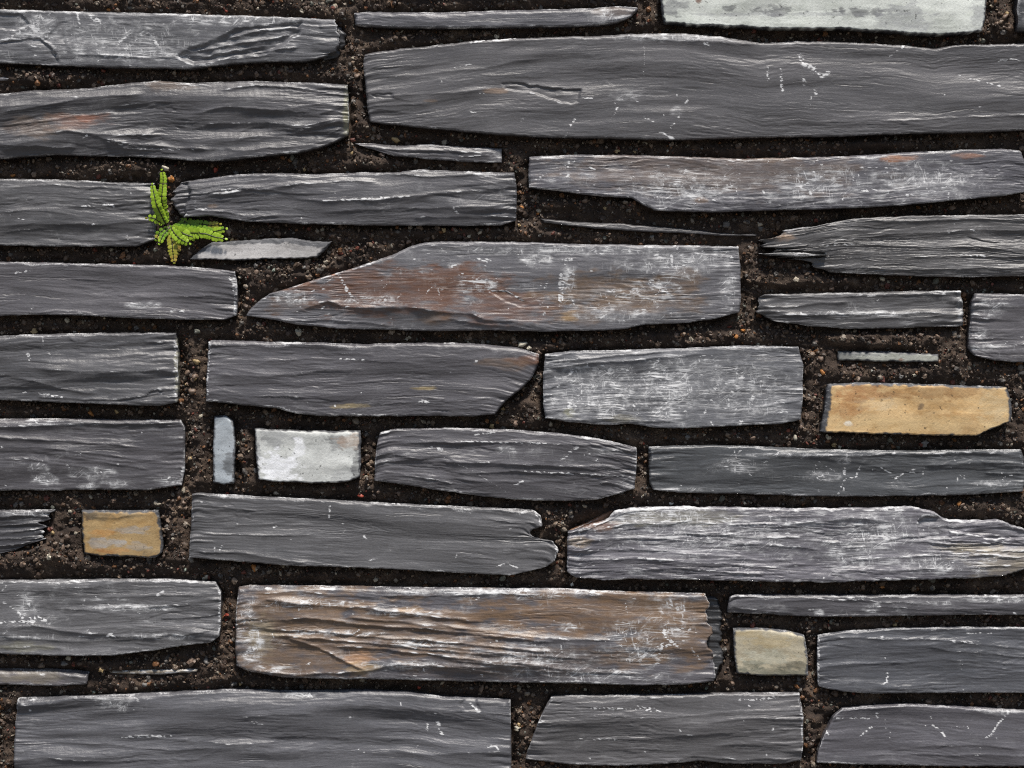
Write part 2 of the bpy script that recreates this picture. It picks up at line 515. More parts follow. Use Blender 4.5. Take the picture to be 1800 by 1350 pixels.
        W += 0.3 * wear * sstep(0.2, 0.8, fbm(X / 30, Y / 20, sd + 64, 3))
    en = sstep(-0.3, 0.5, pn(along / 34.0, 7.7, sd + 65))
    W += edge * np.exp(-dm / 0.8) * (0.35 + 0.65 * en)
    W += edge * 0.9 * np.clip(nick, 0, 1.5) * np.exp(-np.abs(dm - rr * 0.8) / 0.7) * 0.5
    strokes = list(scr)
    for i in range(specks if specks > 30 else specks // 2):
        xx, vv = r.uniform(0.02, 0.98), r.uniform(0.08, 0.95)
        cx = Tc[0, 0] + xx * (Tc[-1, 0] - Tc[0, 0]); j = int(xx * (nu - 1))
        cy = Tc[j, 1] * (1 - vv) + Bc[j, 1] * vv
        an = r.choice([r.uniform(-0.3, 0.3), r.uniform(1.2, 1.9), r.uniform(-1.0, -0.5)])
        ln = r.uniform(2, 12)
        strokes.append(([(cx, cy), (cx + ln * math.cos(an), cy + ln * math.sin(an))], r.uniform(0.8, 1.8), r.uniform(.5, 1.0)))
    for cx, cy, rx, ry, st in patch:
        for i in range(int(min(50, st * rx * ry / 50))):
            px_, py_ = cx + rx * r.normal(0, .5), cy + ry * r.normal(0, .5)
            an = r.choice([r.normal(0, .15), r.normal(0, .15), r.uniform(-1.6, 1.6), r.normal(-0.6, .2)])
            ln = r.lognormal(1.5, .6)
            strokes.append(([(px_, py_), (px_ + ln * math.cos(an), py_ + ln * math.sin(an))], r.uniform(0.7, 1.5), r.uniform(.45, .95)))
    grit = 0.12 + 1.0 * sstep(-0.25, 0.35, pn(X / 6.0, Y / 2.6, sd + 70) + 0.5 * pn(X / 14.0, Y / 11.0, sd + 69))
    for p in strokes:
        pts, wd, st = p
        pa = np.array(pts, float)
        m = (X > pa[:, 0].min() - 8) & (X < pa[:, 0].max() + 8) & (Y > pa[:, 1].min() - 8) & (Y < pa[:, 1].max() + 8)
        if not m.any(): continue
        xs, ys = X[m], Y[m]
        d = seg_dist(pts, xs + 1.5 * pn(xs / 9, ys / 9, sd + 71), ys + 1.5 * pn(xs / 9, ys / 9, sd + 72))
        W[m] += 1.1 * st * (np.exp(-(d / (0.85 * wd)) ** 2) * grit[m] + 0.22 * np.exp(-(d / (3.2 * wd)) ** 2) * (grit[m] > 0.8))
    for cx, cy, rx, ry, st in patch:
        d = np.hypot((X - cx) / rx, (Y - cy) / ry) + 0.35 * fbm(X / 30, Y / 14, sd + 73, 3)
        sk = sstep(0.0, 0.75, fbm(X / 16.0, Y / 6.0, sd + 74, 4, 0.8))
        pm = sstep(1.15, 0.3, d)
        W += 0.25 * st * pm * (0.12 + 1.0 * sk)
        scuffed = np.maximum(scuffed, 2.5 * st * pm)
        dust = np.clip(dust + st * 0.55 * pm, 0, 0.6)
    # colour of the stone itself
    C = np.ones(X.shape + (3,)) * np.asarray(tint) * (1 + r.normal(0, (.02, .012, .02)) + r.normal(0, .06))
    C *= (1 + 0.24 * fbm(s / 160.0, t / 30.0, sd + 80, 3) + 0.10 * pn(s / 60.0, t / 4.0, sd + 81))[..., None]
    C = C * (1 - dust[..., None]) + np.array([.27, .27, .278]) * dust[..., None]
    for cx, cy, rx, ry, col, st in stain:
        d = np.hypot((X - cx) / rx, (Y - cy) / ry) + (0.55 * fbm(X / 26, Y / 13, sd + 82, 4, 0.65) if sawn else 0.45 * fbm(X / 50, Y / 16, sd + 82, 4, 0.65))
        a = (st * (sstep(1.05, 0.75, d) if sawn else sstep(1.1, 0.5, d)) * (0.75 + 0.35 * pn(X / 24, Y / 5, sd + 83)))[..., None]
        C = C * (1 - np.clip(a, 0, 1)) + np.asarray(col) * np.clip(a, 0, 1)
    if sawn:
        q = X * 0.62 + Y * 0.78
        C *= (1 + 0.06 * pn(q / 2.6, (X - Y) / 70, sd + 85) + 0.08 * fbm(X / 40, Y / 14, sd + 86, 3))[..., None]
        ml, mt, mr_, mb = margins or (2, 3, 2, 2)
        jig = 3.2 * fbm(X / 16, Y / 9, sd + 87, 3)
        dd = np.minimum(np.minimum(dL / 0.4 - ml, dT / 0.4 - mt), np.minimum(dR / 0.4 - mr_, dB / 0.4 - mb)) + jig
        fm = sstep(-1.5, 1.5, dd)
        C = C * fm[..., None] + (1 - fm[..., None]) * np.array([0.075, 0.076, 0.083])
        h -= 0.22 * np.clip(-dd, 0, 40) * 0.4
        W = W + (1 - fm) * 0.35 * (pn(X / 8, Y / 4, sd + 88) + 0.3)
    # skirt going back into the mortar
    ring = np.concatenate([np.arange(nu), np.arange(1, nv) * nu + nu - 1,
                           (nv - 1) * nu + np.arange(nu - 2, -1, -1), np.arange(nv - 2, 0, -1) * nu])
    px, py, ph = X.ravel(), Y.ravel(), h.ravel()
    cx, cy = px.mean(), py.mean()
    bx, by, bh = px[ring], py[ring], ph[ring]
    tx = np.roll(bx, -1) - np.roll(bx, 1); ty = np.roll(by, -1) - np.roll(by, 1)
    tl = np.hypot(tx, ty) + 1e-9
    ox, oy = ty / tl, -tx / tl                        # outward, the ring runs clockwise on screen
    cum = np.cumsum(tl)
    VX, VY, VH = [px], [py], [ph]
    for dep, out in ((1.2, -0.2), (4.0, -0.6), (10.0, -1.2), (thick, -3.0)):
        jj = out + 0.7 * pn(cum / 30.0, dep, sd + 90) * (dep > 2)
        VX.append(bx + ox * jj); VY.append(by + oy * jj)
        VH.append(np.minimum(bh - dep, -dep + 2) if dep < thick else np.full(len(bx), -thick))
    n0, nr = nu * nv, len(ring)
    ids = np.arange(n0).reshape(nv, nu)
    quads = [np.stack([ids[:-1, :-1], ids[1:, :-1], ids[1:, 1:], ids[:-1, 1:]], -1).reshape(-1, 4)]
    prev = ring
    for k in range(4):
        cur = n0 + k * nr + np.arange(nr)
        quads.append(np.stack([prev, np.roll(prev, -1), np.roll(cur, -1), cur], -1))
        prev = cur
    AX, AY, AH = np.concatenate(VX), np.concatenate(VY), np.concatenate(VH)
    ox0, oz0 = float(wx(cx)), float(wz(cy))
    co = np.stack([wx(AX) - ox0, -AH * 0.001 - proud * 0.001, wz(AY) - oz0], 1)
    Cf = C.reshape(-1, 3)
    col = np.concatenate([Cf] + [Cf[ring]] * 4)
    Wf = np.clip(W.ravel(), 0, 1.5)
    wv = np.concatenate([Wf, Wf[ring] * 0.5, Wf[ring] * 0.15, Wf[ring] * 0, Wf[ring] * 0])
    gs_ = np.stack([s.ravel() * S, np.full(n0, sd * 0.013), tb.ravel() * S], 1)
    Sf = np.clip(scuffed.ravel(), 0, 1.6)
    sv = np.concatenate([Sf] + [Sf[ring] * 0.3] * 4)
    grain = np.concatenate([gs_] + [gs_[ring] + np.array([0, 0.002 * (q_ + 1), 0]) for q_ in range(4)])
    if streak is None: streak = 0.25 if sawn else min(1.0, 0.25 + 3.2 * fine + r.uniform(-.15, .15))
    me = make_mesh('stone', co, np.concatenate(quads), mats=[MAT_SAWN if sawn else MAT_SLATE], attrs={'tint': col, 'wear': wv, 'scuff': sv, 'streak': np.full(len(co), streak), 'grain': grain})
    o = link(name, me, wall, (ox0, 0, oz0))
    if label: o['label'] = label
    outlines.append(np.stack([bx, by], 1)[::3])
    return o

def g3(k): return SLATE * k

# --- first course
stone([(-140, 14), (0, 16), (100, 19), (300, 23), (450, 28), (588, 33)], [(-140, 108), (0, 110), (100, 115), (200, 118), (330, 121), (400, 112), (460, 108), (540, 107), (576, 97)],
      R=[(593, 50), (598, 68), (594, 84)], tint=g3(1.25), ridges=5, amp=0.5, undul=0.8, wear=0.5, specks=26, ragR=4, fray=1.2,
      chip=[([(532, 36), (526, 60), (500, 80), (470, 96), (400, 104), (340, 114), (308, 100), (330, 86), (392, 64), (412, 50), (470, 44)], 3.2, 3.2),
            ([(-60, 76), (20, 72), (70, 66), (95, 88), (104, 112), (40, 118), (-60, 118)], 1.6), ([(-40, 22), (40, 26), (54, 42), (26, 54), (-40, 46)], 1.2),
            ([(86, 60), (110, 38), (122, 36), (112, 60), (120, 84), (98, 86), (78, 70)], 0.8)],
      ridge=[([(560, 48), (600, 44)], 1.2, 1.5, 1.5), ([(330, 92), (420, 78), (520, 60)], 2.0, 2.5, 1.8), ([(395, 104), (460, 92), (530, 80)], 1.8, 2.0, 1.5), ([(400, 66), (460, 54), (520, 44)], 1.6, 2, 1.5), ([(350, 100), (430, 88), (510, 74)], 1.3, 1.5, 1.2), ([(380, 70), (450, 58), (525, 48)], 1.2, 1.5, 1.2), ([(540, 60), (598, 56)], 1.0), ([(545, 78), (598, 72)], 1.0), ([(120, 100), (180, 96), (250, 102), (330, 100)], 1.0, 1.2, 1.2)],
      scr=[([(138, 28), (141, 54)], 2.2, 1.0), ([(60, 34), (62, 52)], 4.5, 1.0), ([(58, 50), (76, 62)], 4, .9), ([(160, 30), (178, 40)], 4, .9), ([(210, 74), (228, 60)], 2, 1), ([(265, 60), (278, 80)], 2, 1), ([(0, 74), (40, 56)], 1.6, .9)],
      patch=[(200, 70, 170, 50, .3), (420, 36, 140, 12, .55), (250, 95, 110, 14, .5), (60, 50, 60, 30, .4)], label='long grey stone with a broken dark fluted end')
stone([(-60, 130), (0, 131), (30, 133)], [(-60, 143), (0, 140), (29, 137)], proud=-6, tint=g3(1.6), ridges=1, wear=0.7, specks=0)
stone([(622, 20), (632, 19), (760, 19), (900, 16), (1020, 13), (1090, 8), (1122, 11)], [(623, 42), (634, 45), (700, 48), (800, 49), (900, 47), (1000, 46), (1050, 44), (1085, 38), (1110, 28)],
      R=[(1121, 18)], proud=-1, tint=g3(1.25), ridges=8, amp=0.5, undul=.5, wear=0.15, specks=8, patch=[(1070, 30, 40, 16, .4)], stain=[(1075, 20, 40, 14, BROWN * 1.1, .4)], er=1.5)
stone([(1163, -58), (1400, -60), (1735, -56)], [(1168, 40), (1200, 43), (1270, 46), (1350, 50), (1470, 51), (1550, 55), (1620, 61), (1680, 61), (1726, 55)],
      L=[(1161, 0), (1164, 26)], R=[(1734, 0), (1732, 30)], proud=2, sawn=True, tint=np.array([.63, .62, .585]), wear=0.3, specks=0, er=1.0, edge=.2, rag=(1.2, .8), margins=(3, 2, 3, 1),
      stain=[(1366, 20, 36, 9, PALE * .5, .9), (1512, 21, 42, 8, PALE * .45, .95), (1280, 16, 18, 5, PALE * .5, .8), (1180, 12, 26, 16, PALE * .6, .8), (1590, 34, 46, 30, PALE * 1.1, .6), (1420, 26, 250, 3, PALE * 1.0, .6), (1228, 2, 5, 6, RUST * 1.6, .9), (1720, 30, 18, 30, PALE, .6), (1560, 20, 20, 4, PALE * .7, .6)],
      label='large pale off-white sawn stone with dark smudges')
# --- the two big upper stones
stone([(-170, 172), (0, 165), (60, 158), (150, 155), (230, 145), (275, 141), (330, 145), (450, 141), (540, 145), (611, 149)], [(-170, 272), (0, 279), (100, 272), (170, 274), (260, 276), (330, 282), (380, 284), (450, 277), (520, 270), (570, 258), (612, 238)],
      R=[(613, 175), (614, 210)], tint=g3(0.85), ridges=26, amp=1.3, undul=2.4, fine=.16, wear=0.2, specks=5, fray=1.4, er=1.0,
      ridge=[([(150, 236), (230, 254), (330, 262), (430, 264), (540, 256), (610, 242)], 2.6, 5, 6), ([(0, 200), (80, 186), (160, 172), (260, 166)], 2.0, 4, 5), ([(0, 246), (60, 238), (120, 232), (170, 236), (250, 240), (290, 236)], 2.2, 5, 5),
             ([(310, 232), (370, 218), (450, 216), (540, 222), (612, 208)], 2.0, 5, 5), ([(330, 200), (400, 190), (480, 196), (560, 202), (612, 190)], 1.6, 4, 4), ([(380, 162), (450, 152), (540, 158), (612, 172)], 1.6, 5, 3), ([(0, 222), (60, 216), (130, 206), (210, 196)], 1.6, 4, 4), ([(400, 246), (480, 236), (560, 232), (612, 226)], 1.4, 3, 4),
             ([(0, 262), (70, 258), (140, 262)], 1.6, 3, 3)],
      stain=[(130, 214, 60, 16, np.array([.2, .1, .065]), .6), (60, 222, 60, 22, BROWN * .9, .5), (150, 210, 20, 8, np.array([.3, .12, .07]), .6), (610, 200, 8, 50, np.array([.25, .24, .14]), .7), (290, 150, 50, 10, BROWN * 1.3, .4)],
      scr=[([(300, 162), (325, 154)], 2.4, .9), ([(190, 250), (250, 262), (340, 264)], 1.2, .7)], label='swirling dark stone with deep ridges and a faint rusty patch')
stone([(641, 95), (650, 92), (700, 85), (770, 78), (840, 70), (900, 67), (980, 64), (1050, 62), (1100, 59), (1200, 58), (1280, 65), (1340, 75), (1400, 71), (1500, 74), (1600, 80), (1640, 85), (1680, 79), (1800, 76), (1960, 75)],
      [(650, 214), (720, 222), (860, 235), (950, 241), (1100, 244), (1180, 246), (1280, 243), (1400, 240), (1480, 240), (1560, 236), (1700, 233), (1800, 229), (1960, 226)], L=[(638, 108), (642, 150), (646, 190)],
      tint=g3(1.05), ridges=22, amp=0.45, undul=1.15, fine=.09, wear=0.10, specks=26, fray=.9, edge=.5, proud=1,
      ridge=[([(650, 118), (720, 116), (800, 108)], .7), ([(650, 138), (740, 132), (850, 118), (960, 100)], 1.2, 5, 6), ([(650, 170), (700, 168), (790, 164), (880, 156)], 1.0, 4, 4), ([(650, 186), (690, 184), (760, 182)], .7), ([(1530, 216), (1620, 212), (1700, 207), (1800, 201), (1960, 196)], 1.2, 1.5, 3), ([(1100, 66), (1200, 72), (1290, 76), (1340, 80)], .9, 3, 2), ([(880, 150), (1000, 156)], .5)],
      chip=[([(880, 146), (910, 145), (960, 154), (1021, 157), (1018, 181), (1000, 183), (970, 175), (935, 163), (890, 158)], 1.4), ([(680, 164), (692, 165), (692, 173), (660, 173), (652, 165)], .8)],
      scr=[([(1349, 120), (1351, 142)], 2.4, 1.1), ([(1372, 122), (1375, 160)], 2.2, 1.1), ([(1406, 100), (1414, 114), (1428, 120)], 4.2, 1.1), ([(1430, 124), (1445, 135), (1455, 128)], 4.0, 1.1), ([(1412, 138), (1414, 148)], 3.0, .9), ([(1432, 160), (1434, 164)], 3.0, .9), ([(1426, 172), (1424, 184)], 1.5, .6),
           ([(1132, 80), (1132, 134)], 1.0, .6), ([(1020, 172), (1042, 174)], 1.8, .9), ([(1086, 190), (1074, 210)], 2.6, 1.0), ([(1012, 206), (1000, 226), (994, 238)], 1.8, .9), ([(1130, 206), (1148, 214)], 1.6, .8), ([(1160, 232), (1182, 244)], 2.2, 1.0), ([(1205, 180), (1210, 176)], 2.2, .9), ([(1192, 208), (1194, 204)], 2.0, .8), ([(828, 76), (850, 70), (905, 68)], 2.2, .9), ([(1238, 78), (1250, 80)], 4.0, .8), ([(1565, 98), (1590, 80)], 1.6, .8), ([(1685, 132), (1720, 142), (1765, 154)], 1.8, .75), ([(1755, 108), (1775, 104), (1800, 106)], 1.6, .7), ([(790, 122), (830, 112)], 1.4, .7)],
      patch=[(1108, 168, 34, 14, .35), (1190, 66, 120, 9, .5), (1190, 195, 12, 10, .4)], stain=[(870, 160, 28, 5, BROWN * 1.7, .6), (755, 177, 14, 3, BROWN * 1.5, .5)], label='largest smooth grey stone with white scratch marks')
stone([(622, 250), (655, 250), (690, 254), (760, 252), (820, 257), (882, 259)], [(628, 253), (658, 263), (690, 273), (760, 279), (830, 284), (882, 285)], proud=-4, tint=g3(1.0), ridges=6, amp=1.0, wear=0.4, specks=3, ridge=[([(640, 256), (720, 262), (820, 268), (882, 270)], 1.6, 3, 3), ([(800, 276), (882, 272)], 1.2, 2, 2)])
# --- third course
stone([(-150, 310), (0, 314), (100, 315), (200, 320), (270, 321)], [(-150, 430), (0, 431), (100, 433), (180, 433), (240, 433), (271, 421)], R=[(273, 360), (273, 400)], tint=g3(.9), ridges=30, amp=0.75, undul=1.5, fine=.14, wear=0.2, specks=14, fray=1.5,
      ridge=[([(0, 330), (100, 326), (200, 332), (272, 340)], 1.0, 3, 2), ([(0, 372), (80, 366), (180, 364), (272, 352)], 1.2, 5, 4), ([(0, 398), (60, 392), (160, 396), (272, 390)], 1.2, 5, 4), ([(100, 420), (200, 424), (270, 414)], 1.0, 3, 3)],
      scr=[([(184, 360), (200, 362)], 2.6, 1.0), ([(145, 364), (158, 362)], 1.8, .8), ([(35, 384), (46, 386)], 1.8, .8), ([(0, 378), (20, 378)], 1.4, .7), ([(104, 420), (105, 430)], 1.4, .7)])
stone([(318, 320), (370, 312), (420, 306), (480, 304), (560, 306), (640, 302), (700, 302), (740, 297), (800, 300), (860, 302), (904, 303)], [(322, 382), (370, 380), (440, 390), (520, 393), (640, 396), (740, 396), (820, 397), (880, 396), (907, 388)], L=[(306, 332), (302, 352), (312, 370)], R=[(908, 330), (908, 366)],
      tint=g3(1.02), ridges=20, amp=1.0, undul=1.6, wear=0.34, specks=12, fray=1.5, ragL=4,
      ridge=[([(330, 344), (400, 340), (450, 334), (520, 326), (600, 318), (680, 324)], 2.0, 5, 5), ([(500, 350), (580, 352), (660, 352), (720, 346), (800, 338), (905, 330)], 2.2, 4.5, 6), ([(560, 372), (650, 368), (780, 366), (905, 362)], 1.5, 4, 4), ([(680, 308), (780, 312), (855, 305)], 1.5, 4, 2), ([(720, 384), (800, 382), (905, 380)], 1.0), ([(330, 366), (400, 374), (450, 382)], 1.2, 3, 2)],
      scr=[([(390, 335), (425, 336)], 3.2, 1.0), ([(514, 328), (515, 334)], 2.4, .9), ([(798, 368), (805, 373)], 3.0, 1.0), ([(600, 352), (720, 346)], 1.8, .9), ([(530, 384), (532, 374)], 1.4, .8), ([(345, 366), (362, 368)], 3.0, .8)],
      chip=[([(290, 318), (330, 322), (336, 345), (322, 384), (290, 384)], 2.8)], stain=[(374, 362, 10, 5, BROWN * 1.6, .6)])
stone([(931, 275), (1000, 272), (1100, 272), (1200, 275), (1300, 279), (1400, 277), (1480, 275), (1560, 270), (1650, 265), (1760, 261), (1794, 265)], [(930, 330), (980, 336), (1050, 345), (1110, 348), (1130, 360), (1152, 370), (1250, 373), (1400, 369), (1500, 366), (1580, 362), (1680, 352), (1760, 345), (1800, 338)], L=[(929, 300)], R=[(1801, 285), (1803, 310)],
      tint=g3(1.15), ridges=12, amp=0.35, undul=.9, fine=.16, wear=0.42, specks=44, edge=.7,
      patch=[(1200, 330, 130, 40, .42), (1430, 325, 120, 40, .36), (1620, 320, 140, 40, .34), (1010, 305, 70, 24, .25), (1420, 312, 40, 20, .5), (1630, 325, 60, 24, .4)],
      scr=[([(1405, 330), (1448, 308)], 1.8, .9), ([(1575, 300), (1610, 282)], 1.2, .7), ([(1262, 342), (1278, 332)], 2.0, .9), ([(1420, 336), (1424, 342)], 3.0, 1.0), ([(1500, 296), (1560, 296)], 1.2, .7), ([(1215, 362), (1240, 344)], 1.4, .7), ([(940, 316), (960, 306)], 2.2, .8), ([(1480, 352), (1482, 344)], 1.6, .8), ([(1608, 318), (1608, 334)], 1.4, .6), ([(1665, 340), (1666, 350)], 2.0, .9)],
      stain=[(1250, 300, 300, 46, BROWN * 1.15, .45), (1580, 279, 40, 6, np.array([.32, .14, .06]), .8), (1710, 275, 36, 6, np.array([.3, .13, .06]), .6), (1230, 352, 14, 6, BROWN * 1.7, .6), (1370, 282, 60, 6, BROWN * 1.4, .5)], label='long scuffed grey-brown stone tapering to the right')
stone([(950, 383), (1000, 388), (1110, 393), (1190, 400), (1260, 407), (1332, 411)], [(956, 391), (1050, 401), (1120, 406), (1200, 409), (1290, 415), (1330, 414)], proud=-5, tint=g3(.62), ridges=4, amp=.5, undul=.4, wear=0.1, specks=2, er=.5, edge=.2)
stone([(1400, 404), (1450, 395), (1500, 384), (1600, 379), (1700, 378), (1800, 377), (1970, 377)], [(1458, 478), (1500, 481), (1600, 485), (1700, 487), (1800, 485), (1970, 485)], L=[(1372, 410), (1348, 424), (1344, 434), (1390, 438), (1345, 446), (1400, 455), (1425, 466)],
      tint=g3(1.1), ridges=18, amp=.8, undul=1.2, fine=.15, wear=0.28, specks=12, fray=2.2, ragL=16,
      ridge=[([(1480, 390), (1600, 388), (1800, 386), (1970, 386)], 1.5, 3, 4), ([(1400, 425), (1500, 421), (1620, 408), (1800, 404), (1970, 404)], 1.3, 5, 4), ([(1345, 442), (1480, 430), (1600, 432), (1800, 440), (1970, 440)], 1.5, 5, 4), ([(1560, 452), (1700, 450), (1970, 452)], 1.1, 2, 3), ([(1480, 470), (1600, 474), (1800, 471), (1970, 471)], 1.1, 4, 3)],
      chip=[([(1340, 440), (1450, 443), (1452, 453), (1340, 452)], 3.2)], scr=[([(1668, 402), (1668, 410)], 2, .9), ([(1705, 402), (1712, 406)], 2, .9), ([(1670, 440), (1672, 450)], 1.5, .9), ([(1690, 448), (1730, 450)], 1.8, .9), ([(1440, 432), (1500, 430)], 1.4, .8)],
      stain=[(1372, 414, 26, 12, BROWN * 1.6, .8)], label='grey stone with a splintered ragged end')
stone([(1344, 425), (1390, 418), (1446, 421)], [(1350, 431), (1395, 433), (1448, 430)], proud=-1, tint=g3(.9), ridges=3, amp=.6, wear=.5, specks=0, er=.6, name='splinter')
stone([(1338, 446), (1390, 443), (1452, 448)], [(1344, 449), (1395, 452), (1451, 449.5)], proud=2, tint=g3(.7), ridges=1, amp=.4, wear=.2, specks=0, er=.6, name='splinter')
stone([(1376, 405), (1410, 399), (1462, 397)], [(1384, 410), (1420, 409), (1464, 405)], proud=0, tint=g3(1.1), ridges=2, amp=.5, wear=.5, specks=0, er=.6, name='splinter')
stone([(1362, 434), (1400, 433), (1440, 436)], [(1366, 439), (1400, 441), (1440, 442)], proud=-2, tint=g3(.6), ridges=2, amp=.5, wear=.3, specks=0, er=.6, name='splinter')
stone([(372, 425), (440, 421), (500, 417), (540, 422), (584, 424)], [(332, 455), (400, 457), (480, 455), (558, 452)], L=[(350, 438)], R=[(570, 440)], proud=-2, sawn=True, tint=np.array([.47, .47, .46]), wear=.3, specks=0, margins=(10, 13, 6, 1), er=.9, edge=.2, rag=(1.5, 1.0), label='small pale sliver of sawn stone below the fern')
# --- fourth course
stone([(-170, 458), (0, 460), (100, 462), (200, 464), (300, 467), (370, 471), (413, 477)], [(-170, 555), (0, 555), (80, 553), (150, 555), (250, 560), (330, 562), (395, 562), (415, 554)], R=[(417, 495), (417, 530)], tint=g3(1.2), ridges=22, amp=.4, undul=1.0, fine=.09, wear=0.10, specks=8, fray=1.2,
      ridge=[([(260, 484), (330, 486), (412, 490)], .7), ([(230, 524), (320, 522), (415, 520)], .9, 4, 3), ([(0, 500), (90, 512), (200, 522), (280, 520)], .8, 6, 5), ([(60, 552), (100, 546), (170, 552)], .9, 2, 2)],
      scr=[([(28, 480), (52, 476)], 1.6, .9), ([(230, 533), (262, 540)], 1.8, .7), ([(300, 546), (324, 548)], 1.8, .8), ([(398, 484), (410, 494)], 2.4, .9), ([(411, 490), (413, 556)], 2.6, .8)], patch=[(255, 536, 34, 8, .5)])
stone([(472, 516), (540, 495), (590, 480), (640, 465), (690, 447), (720, 433), (748, 425), (800, 424), (900, 425), (1000, 428), (1100, 430), (1200, 431), (1298, 433)], [(432, 555), (470, 560), (520, 570), (600, 578), (700, 580), (760, 582), (860, 580), (950, 583), (1050, 581), (1100, 578), (1130, 571), (1200, 568), (1260, 560), (1300, 549)], L=[(452, 530), (438, 544)], R=[(1301, 470), (1303, 520)],
      tint=g3(1.35), ridges=8, amp=.35, undul=.7, fine=.12, wear=0.42, specks=50, edge=.6, proud=1, level=True,
      ridge=[([(500, 552), (560, 536), (578, 530), (600, 538), (650, 541), (715, 542), (760, 546), (830, 551), (850, 561), (905, 566), (975, 578)], 3.4, 16, 7), ([(470, 556), (520, 566), (560, 562), (620, 566), (700, 572)], 1.2, 3, 3), ([(740, 566), (800, 562), (860, 572), (940, 578)], 1.2, 3, 3)],
      chip=[([(855, 508), (890, 512), (930, 534), (915, 540), (880, 526)], .6)],
      stain=[(680, 510, 200, 48, RUST, 1.0), (800, 498, 110, 34, RUST * 1.05, 1.0), (890, 540, 120, 34, RUST * 1.1, .85), (1075, 512, 150, 32, BROWN, .95), (1120, 535, 130, 20, BROWN, .6), (1010, 555, 60, 16, BROWN * 1.2, .5), (1200, 495, 40, 26, BROWN * .9, .7), (1000, 556, 18, 10, OCHRE, .6), (760, 560, 40, 12, BROWN, .6), (585, 480, 8, 5, np.array([.4, .14, .05]), .9), (510, 535, 50, 16, BROWN * .9, .3), (1060, 512, 30, 8, PALE * .8, .5)],
      patch=[(515, 525, 44, 15, .62), (840, 498, 46, 16, .6), (1000, 495, 16, 44, .5), (945, 455, 40, 16, .55), (1180, 465, 90, 34, .42), (1110, 520, 90, 14, .55), (1240, 455, 60, 24, .4), (650, 528, 80, 9, .55), (1280, 500, 18, 50, .5), (1150, 505, 50, 20, .5), (1000, 440, 260, 10, .4), (1080, 552, 120, 18, .35), (730, 475, 40, 8, .4), (800, 468, 14, 8, .5)],
      scr=[([(594, 478), (610, 510), (626, 530)], 2.2, 1.0), ([(563, 505), (585, 488)], 1.0, .6), ([(680, 500), (662, 520)], 1.2, .7), ([(986, 480), (982, 540)], 2.4, .9), ([(1000, 484), (990, 500), (988, 530)], 2.0, .8), ([(836, 456), (862, 458)], 2.0, 1.0), ([(795, 468), (805, 466)], 3.2, 1.0), ([(990, 458), (1004, 456)], 2.6, 1.0), ([(860, 512), (890, 512), (930, 536)], 2.0, .9), ([(955, 554), (968, 530)], 1.4, .8), ([(768, 500), (775, 530)], 1.2, .7), ([(760, 505), (745, 520)], 1.2, .7), ([(1010, 486), (1000, 478), (985, 500)], 2.2, .9), ([(1145, 500), (1180, 520)], 3, .8), ([(1180, 450), (1182, 470)], 2.4, .9)],
      label='large stone with reddish-brown stain and heavy white scuffs')
stone([(1346, 517), (1400, 516), (1500, 514), (1600, 511), (1690, 510)], [(1358, 564), (1420, 573), (1500, 578), (1560, 577), (1640, 575), (1694, 573)], L=[(1332, 524), (1326, 540), (1338, 552)], R=[(1695, 540)], tint=g3(1.0), ridges=12, amp=1.0, undul=1.0, wear=.45, specks=10, fray=1.5, ragL=6, proud=-1,
      ridge=[([(1330, 536), (1380, 540), (1440, 533), (1500, 528)], 1.6, 3, 3), ([(1340, 556), (1420, 553), (1520, 552), (1600, 550), (1694, 550)], 2.2, 3, 7), ([(1345, 524), (1480, 522), (1690, 516)], 1.0, 3, 2)], patch=[(1510, 551, 100, 6, .5), (1690, 540, 8, 30, .5)])
stone([(1716, 515), (1800, 517), (1960, 520)], [(1714, 625), (1750, 634), (1800, 637), (1960, 640)], L=[(1709, 530), (1706, 580), (1704, 612)], tint=g3(1.15), ridges=14, amp=.7, wear=.45, specks=14, fray=1.3, ridge=[([(1706, 612), (1760, 610), (1850, 600)], 1.6, 4, 4), ([(1710, 560), (1800, 564)], .8)], patch=[(1740, 540, 40, 18, .4), (1725, 588, 14, 14, .6), (1740, 610, 50, 7, .6)])
# --- fifth course
stone([(-160, 588), (0, 590), (100, 586), (200, 585), (309, 585)], [(-160, 700), (0, 703), (100, 707), (200, 711), (280, 714), (312, 707)], R=[(313, 620), (314, 676)], tint=g3(1.0), ridges=22, amp=.85, undul=1.8, fine=.10, wear=.18, specks=8, fray=1.6,
      ridge=[([(60, 648), (140, 653), (220, 653), (312, 650)], 1.6, 6, 6), ([(0, 660), (60, 668), (110, 684), (180, 694)], 1.4, 5, 4), ([(120, 610), (220, 604), (310, 600)], 1.0, 3, 3), ([(150, 634), (230, 624), (312, 624)], 1.1, 3, 3), ([(250, 600), (312, 606)], .9), ([(60, 696), (120, 700), (200, 704)], 1.1, 3, 2)],
      scr=[([(50, 624), (54, 634)], 3.4, 1.0), ([(75, 592), (78, 612), (92, 628)], 1.4, .6), ([(68, 692), (110, 698)], 2.2, .9), ([(308, 600), (309, 700)], 2.6, .7)], chip=[([(262, 690), (278, 682), (288, 690), (270, 702), (255, 704)], 1.0)], stain=[(312, 650, 5, 70, np.array([.25, .24, .16]), .7)])
